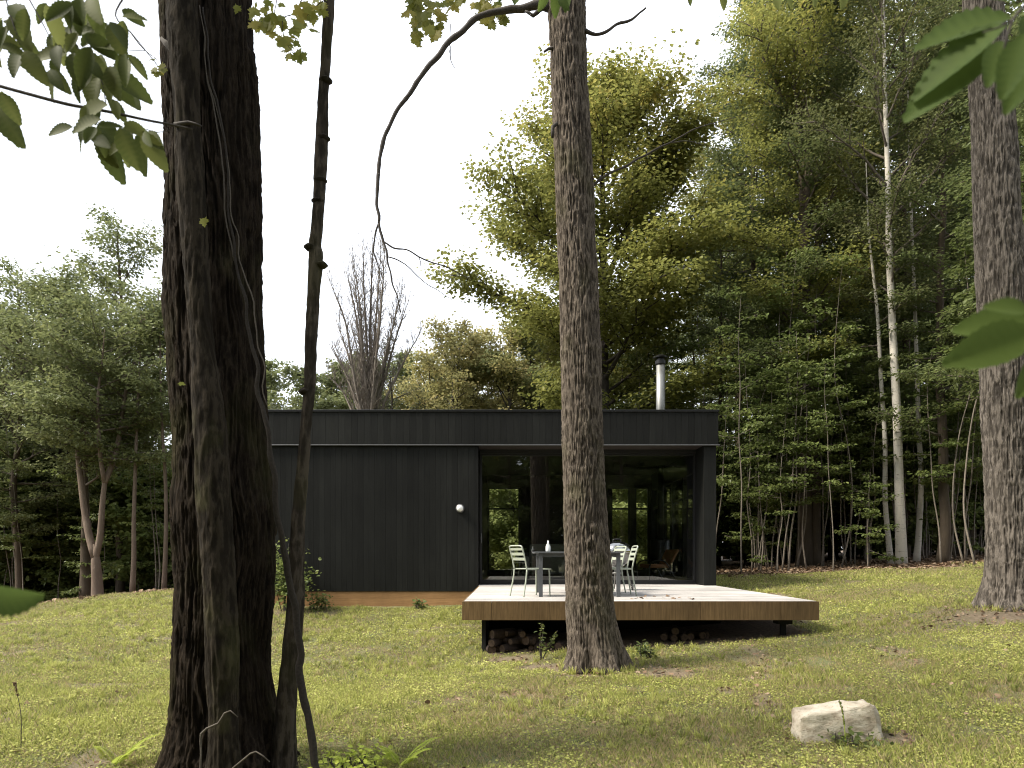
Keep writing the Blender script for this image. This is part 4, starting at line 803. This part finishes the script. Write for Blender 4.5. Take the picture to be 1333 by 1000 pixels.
# ------------------------------------------------------------------ small plants on the lawn
def bush(name, label, x, y, H, w, n, L, seed, leafm='leaf_under', cat='shrub', tpl=T_BROAD, stems=9, dz=0):
    r = np.random.default_rng(seed); e = empty(name, on(x, y), label, cat); b = MB(); c = MB(); P = []
    for k in range(stems):
        az = r.random() * 6.28; le = r.uniform(.1, .6); h_ = H * r.uniform(.5, 1); q = wander(r, (r.normal(0, w * .12), r.normal(0, w * .12), 0), (math.cos(az) * le, math.sin(az) * le, 1), h_, 6, .08); b.tube(q, np.linspace(.010, .003, 7), 5, False)
        for j in range(n // stems): t_ = r.uniform(.25, 1) * 6; P.append([np.interp(t_, range(7), q[:, i]) for i in range(3)] + r.normal(0, w * .13, 3) * np.array((1, 1, .6)))
    P = np.array(P); P[:, 2] = np.abs(P[:, 2]); m_ = len(P)
    leaf_batch(c, tpl, P, r.normal(0, 1, (m_, 3)) * np.array((1, 1, .35)), r.normal(0, .45, (m_, 3)) + np.array((0, -.2, 1)), L * r.uniform(.6, 1.3, m_), r.random(m_))
    b.build('stem', M['twig'], e, True); c.build('leaves', M[leafm], e); return e
bush('shrub', 'leafy shrub growing against the black wall behind the thin tree', wp(378, 0, 14)[0], 14.0, 1.55, 1.0, 1400, .075, 31, stems=12)
bush('shrub', 'low leafy sprawl at the foot of the cedar base of the house', wp(418, 0, 14.3)[0], 14.2, .42, .7, 260, .06, 32)
bush('weed', 'small weed against the orange base of the house', wp(545, 0, 14.4)[0], 14.4, .25, .4, 60, .07, 33, cat='weed')
bush('seedling', 'tall thin seedling with pale leaves in front of the deck fascia', wp(705, 0, 9.4)[0], 9.4, .74, .16, 60, .055, 34, 'leaf_under', 'weed', stems=3)
bush('weed', 'low green weeds right of the foot of the middle trunk', wp(838, 0, 9.1)[0], 9.1, .22, .4, 150, .05, 35, cat='weed')
bush('weed', 'yellow-green leafy ground plant at the bottom edge beside the vine', wp(455, 0, 4.75)[0], 4.72, .14, .8, 330, .035, 36, 'leaf_fern', 'weed', stems=14)
bush('weed', 'bright low plant growing around the base of the boulder', bx_ + .05, by_ - .2, .10, .6, 120, .04, 37, 'leaf_under', 'weed')
for k, (px_, y_, lab) in enumerate(((150, 4.85, 'yellow-green fern frond at the bottom edge left of the thick trunk'), (522, 4.75, 'yellow-green fern frond at the bottom edge below the lawn centre'))):
    x_ = wp(px_, 0, y_)[0]; e = empty('fern', on(x_, y_), lab, 'fern'); c = MB(); b = MB(); r = np.random.default_rng(50 + k)
    for f_ in range(4):
        az = (.5, .1, 2.6, -.7)[f_] + r.normal(0, .15); L_ = (.36, .27, .24, .2)[f_]; q = np.array([(math.cos(az) * t_ * L_ * .8, math.sin(az) * t_ * L_ * .8, .02 + L_ * (1.05 * t_ - .55 * t_ * t_)) for t_ in np.linspace(0, 1, 9)]); b.tube(q, np.linspace(.003, .001, 9), 4, False)
        P = []; D_ = []; N_ = []; s_z = []
        for t_ in np.linspace(.15, 1, 26):
            p_ = np.array([np.interp(t_ * 8, range(9), q[:, i]) for i in range(3)])
            for s_ in (-1, 1): P.append(p_); D_.append((math.cos(az) * .35 - s_ * math.sin(az), math.sin(az) * .35 + s_ * math.cos(az), .05)); N_.append((0, -.2, 1)); s_z.append(.075 * (1.1 - t_) ** .7 * min(1, t_ * 4))
        leaf_batch(c, (np.array([(0, 0, 0), (.4, .13, .02), (1, 0, -.05), (.4, -.13, .02)]), np.array([(0, 1, 2, 3)])), np.array(P), np.array(D_), np.array(N_), np.array(s_z), r.random(len(P)))
    b.build('stem', M['leaf_fern'], e); c.build('frond', M['leaf_fern'], e)
for px_, y_, H_, lab in ((27, 5.2, .52, 'dry upright weed stalk at the lower left'), (1101, 5.25, .36, 'green seed stalk standing in front of the boulder')):
    x_ = wp(px_, 0, y_)[0]; e = empty('grass_stalk', on(x_, y_), lab, 'plant'); r = np.random.default_rng(int(px_)); q = wander(r, (0, 0, 0), (-.05, 0, 1), H_, 8, .04); b = MB(); b.tube(q, np.linspace(.0035, .002, 9), 5); b.build('stem', M['leaf_fern'] if px_ > 500 else M['twig'], e)
    c = MB(); P = np.array([[np.interp(t_ * 8, range(9), q[:, i]) for i in range(3)] for t_ in r.uniform(.45 if px_ > 500 else .8, 1, 46)]); leaf_batch(c, T_SIMPLE, P, r.normal(0, .5, (46, 3)) + np.array((0, 0, 1.2)), r.normal(0, 1, (46, 3)), .022, r.random(46)); c.build('seed_head', M['leaf_under'] if px_ > 500 else M['litter'], e)
# ------------------------------------------------------------------ trees behind the house and the woods
rt_ = random.Random(12)
def T(x, y, px=False): return on(x, y, -.05)
# the big pale maple behind the house
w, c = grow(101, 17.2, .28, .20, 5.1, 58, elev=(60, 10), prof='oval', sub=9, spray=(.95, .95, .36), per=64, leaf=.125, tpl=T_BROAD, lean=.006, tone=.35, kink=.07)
x_, y_ = wp(786, 0, 25)[0], 25
make_tree('maple_tree', T(x_, y_), 'tall yellow-green maple rising directly behind the house roof', 'tree', None, w, c, M['bark_grey'], M['leaf_maple'], rz=.3)
# large maple at the left end of the right wood
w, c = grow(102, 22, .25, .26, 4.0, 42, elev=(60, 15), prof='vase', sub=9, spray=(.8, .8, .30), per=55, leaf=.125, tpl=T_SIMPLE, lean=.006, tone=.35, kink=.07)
mp = make_tree('maple_tree', T(wp(1048, 0, 22.5)[0], 22.5), 'tall brown-trunked maple with yellowish top, second tree behind the edge of the right wood', 'tree', None, w, c, M['bark_brown'], M['leaf_maple'], rz=1.0)
dup_tree(mp, T(wp(962, 0, 32)[0], 32), 2.4, .92, 'yellowish maple crown rising above the chimney at the left end of the wood')
# white birch: fine light foliage high up
bp = [(wp(1174, 733, 20) * 1), wp(1171, 640, 20), wp(1168, 540, 20), wp(1163, 440, 20), wp(1158, 330, 20), wp(1156, 230, 20), wp(1153, 140, 20), wp(1151, 40, 20), wp(1150, -60, 20)]
b0 = np.array(on(bp[0][0], 20, -.05)); Ps = np.array([q - bp[0] for q in bp]); Ps[0, 2] = 0
w, c = grow(103, Ps[-1, 2], .17, .42, 3.1, 34, elev=(60, 35), prof='oval', sub=7, spray=(.6, .6, .4), per=40, leaf=.09, stem=[(Ps, .13)], kink=.08)
make_tree('birch_tree', tuple(b0), 'white-barked birch, thickest pale trunk at the edge of the right wood', 'tree', None, w, c, M['bark_birch'], M['leaf_birch'])
def stemtree(name, pts, D, r0, label, bark, leafm, seed, base=.5, spread=1.8, nl=12, per=18, leaf=.11, group=None, elev=(30, 5), **k):
    pp = [wp(a_, b_, D) for a_, b_ in pts]; P = np.array([q - pp[0] for q in pp]); P[:, 1] += np.linspace(0, .6, len(P)) * (1 if seed % 2 else -1) * .4
    w, c = grow(seed, P[-1, 2], r0, base, spread, nl, elev=elev, prof='layer', spray=(.5, .5, .09), per=per, leaf=leaf, stem=[(P, r0)], **k)
    return make_tree(name, on(pp[0][0], D, -.05), label, 'tree', group, w, c, bark, leafm)
stemtree('birch_tree', [(1193, 730), (1197, 690), (1201, 620), (1198, 540), (1196, 440), (1193, 330), (1189, 200), (1187, 60)], 21, .085, 'slimmer grey-white birch just right of the thickest birch', M['bark_birch'], M['leaf_birch'], 105, nl=16)
stemtree('birch_tree', [(1160, 725), (1156, 690), (1151, 640), (1150, 560), (1144, 480), (1139, 400), (1132, 340), (1126, 290), (1122, 200)], 20.6, .075, 'slim pale leaning birch just left of the thickest birch', M['bark_birch'], M['leaf_birch'], 106, nl=14)
# bare tree behind the roof
rb = np.random.default_rng(5); bs = []; Db = 31; o_ = np.array(T(wp(481, 0, Db)[0], Db)); jn = wp(481, 560, Db) - o_
bs.append((np.array([(0, 0, 0), jn * .5, jn, wp(482, 520, Db) - o_, wp(481, 430, Db) - o_, wp(484, 318, Db) - o_]), .17))
for k, (ex, ey) in enumerate(((412, 478), (418, 440), (427, 402), (436, 372), (448, 350), (461, 334), (472, 322), (497, 328), (510, 345), (524, 368), (536, 392), (548, 430), (428, 450), (445, 410), (520, 410), (465, 370), (500, 375))):
    en = wp(ex, ey, Db) - o_; en[1] += rb.uniform(-1.8, 1.8); m1 = jn + (en - jn) * .35 + np.array((0, 0, -.5 if abs(ex - 481) > 30 else 0)); m1[0] *= .8; m2 = jn + (en - jn) * .7; m2[0] *= .92
    bs.append((np.array([jn + (0, 0, rb.uniform(-.8, .6)), m1, m2, en]) + rb.normal(0, .06, (4, 3)), .062))
w, c = grow(107, 15, .11, .2, 1.05, 120, elev=(72, 50), prof='cone', sub=4, per=0, bare=True, kink=.05, stem=bs)
e = make_tree('bare_tree', T(wp(482, 0, 31)[0], 31), 'nearly leafless grey tree fanning out above the black roof', 'tree', None, w, None, M['bark_sapling'], M['leaf_wood'], limbm=M['bark_sapling'])
w, c = grow(108, 11.6, .14, .35, 2.6, 16, elev=(55, 20), sub=6, spray=(.5, .5, .2), per=16, leaf=.13, dens=.8)
make_tree('leafy_tree', T(wp(505, 0, 34)[0], 34), 'grey-green sparse crown mixed into the leafless tree above the roof', 'tree', None, w, c, M['bark_grey'], M['leaf_pine'])
w, c = grow(109, 12.8, .16, .18, 3.6, 30, elev=(60, 15), sub=7, spray=(.6, .6, .25), per=26, leaf=.13, tpl=T_BROAD, kink=.08)
au = make_tree('autumn_tree', T(wp(590, 0, 36)[0], 36), 'sparse tree turning orange and brown above the roof', 'tree', None, w, c, M['bark_grey'], M['leaf_autumn'])
dup_tree(au, T(wp(640, 0, 40)[0], 40), 2.2, .92, 'smaller ochre-tinted tree between the orange tree and the tall maple')
dup_tree(au, T(wp(540, 0, 42)[0], 42), 4.0, .75, 'low yellowing tree behind the leafless tree above the roof')
w, c = grow(110, 13.5, .18, .12, 3.6, 30, elev=(55, 10), sub=7, spray=(.7, .7, .25), per=24, leaf=.17, tpl=T_BROAD)
lf = make_tree('leafy_tree', T(wp(690, 0, 37)[0], 37), 'green tree between the ochre tree and the tall maple above the roof', 'tree', None, w, c, M['bark_grey'], M['leaf_left'])
w, c = grow(111, 11, .16, .12, 2.4, 34, elev=(25, -5), prof='cone', sub=6, spray=(.45, .45, .15), per=30, leaf=.14)
pn_ = make_tree('pine_tree', T(wp(366, 0, 42)[0], 42), 'small rounded pine above the left end of the roof', 'tree', None, w, c, M['bark_brown'], M['leaf_pine'])
for px_, D_, s_ in ((560, 38, .95), (615, 37, 1.0), (665, 36, .98), (702, 39, 1.05), (722, 42, 1.02), (530, 45, .95)): dup_tree(au, T(wp(px_, 0, D_)[0], D_), rt_.uniform(0, 6), s_, 'one of the pale gold-green crowns filling the gap behind the roof', 'gold-green crowns behind the roof')
for px_, D_, s_ in ((330, 46, .92), (350, 50, .95), (395, 44, .86), (430, 50, .98), (455, 54, 1.05), (480, 47, .9), (520, 52, 1.02), (560, 50, .98), (590, 55, 1.05), (620, 52, 1.0), (660, 50, 1.04), (700, 46, 1.0), (730, 48, 1.1), (760, 40, 1.0), (820, 44, 1.15)):
    dup_tree(lf, T(wp(px_, 0, D_)[0], D_), rt_.uniform(0, 6), s_ * rt_.uniform(1.08, 1.2), 'distant green tree in the low line of crowns behind the roof', 'distant trees behind the house')

# forest tree kinds (tall, layered foliage), then copied through the woods
protos = []
for k, (H_, sp_, b_) in enumerate(((21, 3.0, .28), (19, 3.3, .20), (23, 2.8, .32))):
    w, c = grow(200 + k, H_, .15, b_, sp_, 46, elev=(35, -2), prof='layer' if k < 2 else 'oval', sub=8, spray=(.75, .75, .14), per=40, leaf=.12, kink=.05, step=.5)
    protos.append((w, c))
RL = 'tall slim broadleaf tree deep in the dark wood right of the house'; RG = 'tall trees of the right wood'
LL = 'broadleaf tree in the wood left of the thick trunk'; LG = 'trees of the left wood'
P3 = []
for k, (w, c) in enumerate(protos):
    px_, D_ = ((1085, 26), (1240, 25), (985, 28))[k]
    P3.append(make_tree('forest_tree', T(wp(px_, 0, D_)[0], D_), RL, 'tree', RG, w, c, M['bark_brown'], M['leaf_wood'], rz=k))
spots = []
for D_, n_, x0_, x1_ in ((24, 5, 8.6, 19), (28, 6, 9.4, 25), (33, 7, 10.4, 29), (39, 8, 11.5, 34), (46, 9, 13, 42), (55, 9, 14, 50)):
    for k in range(n_):
        x_ = x0_ + (x1_ - x0_) * (k + .5 + rt_.uniform(-.35, .35)) / n_; spots.append((x_, D_ + rt_.uniform(-1.8, 1.8)))
for k, (x_, y_) in enumerate(spots): dup_tree(P3[k % 3], T(x_, y_), rt_.uniform(0, 6.3), rt_.uniform(.9, 1.12), RL, RG)
for px_, D_, s_ in ((865, 33, .58), (900, 29, .60), (935, 27, .66), (845, 38, .62), (885, 40, .68), (925, 36, .75), (820, 34, .5)): dup_tree(P3[int(px_) % 3], T(wp(px_, 0, D_)[0], D_), rt_.uniform(0, 6), s_, 'lower tree filling in behind the flue at the left end of the right wood', 'lower trees behind the flue')
for x_, y_, s_ in ((11.5, 13.5, .95), (13.5, 17.5, 1.0), (14.5, 10.5, .95), (12.6, 20, .9)): dup_tree(P3[1], T(x_, y_), rt_.uniform(0, 6.3), s_, 'forest tree just beyond the thick trunk at the right edge', 'trees past the right edge')
# left wood: lighter foliage
w, c = grow(230, 12.6, .13, .22, 2.6, 42, elev=(45, 5), prof='oval', sub=8, spray=(.6, .6, .16), per=24, leaf=.13, kink=.05)
L1 = make_tree('forest_tree', T(-13.2, 23), LL, 'tree', LG, w, c, M['bark_brown'], M['leaf_left'])
w, c = grow(231, 12.0, .12, .18, 2.2, 36, elev=(50, 10), prof='oval', sub=8, spray=(.55, .55, .2), per=20, leaf=.12, kink=.05, dens=.85)
L2 = make_tree('forest_tree', T(-16.2, 25), LL, 'tree', LG, w, c, M['bark_grey'], M['leaf_left'])
for k, (px_, D_, s_) in enumerate(((25, 21, .90), (75, 25, 1.06), (-30, 24, 1.0), (150, 29, 1.0), (190, 26, .92), (10, 29, 1.12), (55, 33, 1.2), (110, 31, 1.12), (-70, 30, 1.1), (205, 34, 1.05), (130, 37, 1.2), (30, 38, 1.25), (-120, 22, 1.0), (-90, 36, 1.2), (80, 42, 1.3), (180, 42, 1.2), (-40, 42, 1.3))):
    dup_tree((L1, L2)[k % 2], T(wp(px_, 0, D_)[0], D_), rt_.uniform(0, 6.3), s_ * rt_.uniform(.84, .92), LL, LG)
# forked tree and other pale stems standing in front of the left wood
D_ = 18.6; o_ = wp(127, 772, D_); f_ = lambda pts: np.array([wp(a_, b_, D_ + d_) - o_ for a_, b_, d_ in pts])
s1 = f_([(127, 772, 0), (126, 745, 0), (124.5, 722, 0), (123.5, 700, .03)]); s2 = f_([(124, 718, 0), (116, 690, .1), (109, 650, .2), (103, 600, .3), (99, 560, .5), (90, 490, .7), (82, 430, .9), (76, 370, 1)]); s3 = f_([(124, 718, 0), (130, 690, 0), (133, 650, 0), (136, 620, 0)])
s4 = f_([(136, 620, 0), (131, 590, -.1), (128, 550, -.2), (127, 510, -.3), (133, 460, -.4), (136, 420, -.4)]); s5 = f_([(136, 620, 0), (146, 595, .2), (154, 565, .3), (159, 530, .4), (166, 490, .5), (178, 450, .7), (190, 400, .9)])
w, c = grow(240, s2[-1, 2], .12, .42, 2.0, 34, elev=(45, 5), sub=7, spray=(.5, .5, .14), per=22, leaf=.12, stem=[(s2, .095), (s4, .055), (s5, .068)])
for s_, r0 in ((s1, (.155, .045)), (s3, (.092, .060))): q_ = spline(np.c_[s_, (np.array([.165, .135, .115, .05]) if len(s_) == 4 and r0[0] > .1 else np.linspace(*r0, len(s_)))], .12); w.tube(q_[:, :3], q_[:, 3], 14, False)
make_tree('forked_tree', on(o_[0], D_, -.05), 'forked pale-barked tree on the crest of the left slope', 'tree', None, w, c, M['bark_pale'], M['leaf_left'], limbm=M['bark_limb'])
stemtree('slender_tree', [(172, 770), (173, 720), (172, 670), (173, 600), (174, 540), (176, 470), (178, 400)], 18.8, .062, 'slender pale trunk right of the forked tree on the left slope', M['bark_pale'], M['leaf_left'], 241, nl=14, leaf=.12)
stemtree('slender_tree', [(213, 768), (216, 720), (218, 660), (217, 600), (214, 540), (213, 450), (211, 370)], 19.2, .058, 'slender pale trunk beside the left edge of the thick trunk', M['bark_pale'], M['leaf_left'], 242, nl=14, leaf=.12)
stemtree('slender_tree', [(112, 772), (110, 740), (108, 700), (107, 650), (104, 560), (100, 480)], 19.5, .16, 'dark trunk directly behind the forked tree', M['bark_brown'], M['leaf_left'], 243, nl=10, leaf=.12)

# saplings along the forest edge, several shapes, each a thing
SL = 'thin sapling among the crowd at the edge of the right wood'; SG = 'saplings at the edge of the right wood'
sap = []
for k in range(5):
    H_ = (8.2, 7.0, 9.3, 6.2, 3.2)[k]; w, c = grow(300 + k, H_, .021, (.40, .34, .45, .3, .2)[k], 1.25, 12, elev=(25, -4), prof='layer', sub=4, spray=(.40, .40, .06), per=20, leaf=.10, tpl=T_BROAD, dens=.8, lean=.04, tilt=.28, kink=.04)
    sap.append((w, c))
S0 = []
for k, px_ in enumerate((965, 1018, 1095, 1130, 1235)):
    D_ = 20 + k * .2; S0.append(make_tree('sapling', T(wp(px_, 0, D_)[0], D_), SL, 'sapling', SG, *sap[k], M['bark_sapling'], M['leaf_under'], rz=k * 1.3, limbm=M['bark_sapling']))
for k in range(66):
    px_ = rt_.uniform(938, 1292); D_ = rt_.choice((19.6, 20.4, 21.2, 22, 23, 24.5, 26)) + rt_.uniform(0, .8)
    dup_tree(S0[k % 4 if k % 9 else 4], T(wp(px_, 0, D_)[0], D_), rt_.uniform(0, 6.3), rt_.uniform(.75, 1.15), SL, SG)
for k, (px_, D_, s_) in enumerate(((1085, 18.9, .72), (1130, 19.0, .8), (1255, 18.6, .95), (1225, 19, .9), (1270, 17.8, 1.05), (1012, 19.6, .8), (860, 24, 1.1), (900, 23.5, 1.15), (930, 22.5, 1.1), (880, 27, 1.4), (840, 26, 1.3))):
    dup_tree(S0[(0, 4, 2, 1, 2, 3, 0, 2, 1, 2, 0)[k]], T(wp(px_, 0, D_)[0], D_), rt_.uniform(0, 6.3), s_, 'sapling with sunlit light green layered sprays in front of the right wood', 'sunlit saplings by the right wood')
U0 = None
for k in range(22):
    px_ = rt_.uniform(-20, 225); D_ = rt_.uniform(19.5, 25)
    dup_tree(S0[k % 5], T(wp(px_, 0, D_)[0], D_), rt_.uniform(0, 6.3), rt_.uniform(.6, .9), 'thin sapling among the trunks of the left wood', 'saplings in the left wood')
# the wood that stands around and behind the camera (it shades the near trunks and shows in the glass)
for k, (x_, y_, s_) in enumerate(((-6, -3, .7), (-2.5, -6, .8), (2, -7, .8), (6, -6, .8), (10, -4, .85), (-10, -6, .9), (0, -12, .95), (5, -13, 1), (-5, -12, .95), (11, -11, 1), (15, 0, .8), (16, 5, .85), (-12, -14, 1), (8, -18, 1.1), (-1, -19, 1.1), (-8, -20, 1.1), (16, -16, 1.1), (21, -6, 1), (20, 8, .9), (-16, -2, .8))):
    dup_tree(P3[k % 3], T(x_, y_), rt_.uniform(0, 6.3), s_, 'broadleaf tree of the wood facing the glass front of the house', 'wood facing the house')

# dense undergrowth deep in both woods
w, c = grow(270, 3.6, .04, .04, 1.7, 26, elev=(50, 5), prof='oval', sub=6, spray=(.55, .55, .3), per=34, leaf=.15, tpl=T_BROAD)
ub = make_tree('undergrowth_bush', T(-12, 27), 'low dark bush under the trees of the left wood', 'bush', 'undergrowth of the left wood', w, c, M['bark_brown'], M['leaf_under'])
for k in range(34):
    D_ = rt_.choice((24, 28, 33, 40)) + rt_.uniform(-1, 1); dup_tree(ub, T(wp(rt_.uniform(-60, 250), 0, D_)[0], D_), rt_.uniform(0, 6.3), rt_.uniform(.8, 1.5), 'low dark bush under the trees of the left wood', 'undergrowth of the left wood')
for k in range(44):
    D_ = rt_.choice((25, 29, 34, 42)) + rt_.uniform(-1, 1); dup_tree(ub, T(wp(rt_.uniform(920, 1400), 0, D_)[0], D_), rt_.uniform(0, 6.3), rt_.uniform(.8, 1.5), 'low dark bush under the trees of the right wood', 'undergrowth of the right wood')
w, c = grow(271, 3.8, .04, .03, 1.5, 24, elev=(55, 10), prof='oval', sub=6, spray=(.45, .45, .25), per=26, leaf=.12, tpl=T_BROAD)
ub2 = make_tree('bush', T(wp(655, 0, 27)[0], 27), 'bush seen through the back windows of the house', 'bush', 'bushes behind the house', w, c, M['bark_brown'], M['leaf_bright'])
for k in range(14):
    D_ = rt_.uniform(25, 34); dup_tree(ub2, T(wp(rt_.uniform(560, 940), 0, D_)[0], D_), rt_.uniform(0, 6.3), rt_.uniform(.8, 1.25), 'bush seen through the back windows of the house', 'bushes behind the house')
for k in range(44): dup_tree(ub, T(-26 + (k % 22) * 2.6 + rt_.uniform(-1, 1), rt_.uniform(-13, -8) if k < 22 else rt_.uniform(-24, -17)), rt_.uniform(0, 6.3), rt_.uniform(.9, 1.3) if k < 22 else rt_.uniform(1.8, 2.6), 'bush of the wood facing the glass front of the house', 'bushes facing the house')

for k in range(18): dup_tree(P3[k % 3], T(-34 + k * 4 + rt_.uniform(-1, 1), rt_.uniform(-34, -24)), rt_.uniform(0, 6.3), rt_.uniform(.9, 1.1), 'broadleaf tree of the wood facing the glass front of the house', 'wood facing the house')

for px_, D_ in ((650, 26), (668, 30), (642, 33), (660, 37), (805, 27), (830, 31), (850, 28), (870, 33), (815, 36), (655, 45), (840, 44), (645, 24.5), (672, 24), (800, 24), (838, 25), (855, 23.5), (870, 21.5), (885, 20.5), (898, 19.5)):
    dup_tree(ub2, T(wp(px_, 0, D_)[0], D_), rt_.uniform(0, 6.3), (1.25 if D_ > 26 else 1.0 if D_ > 23 else .36), 'bush seen through the back windows of the house', 'bushes behind the house')
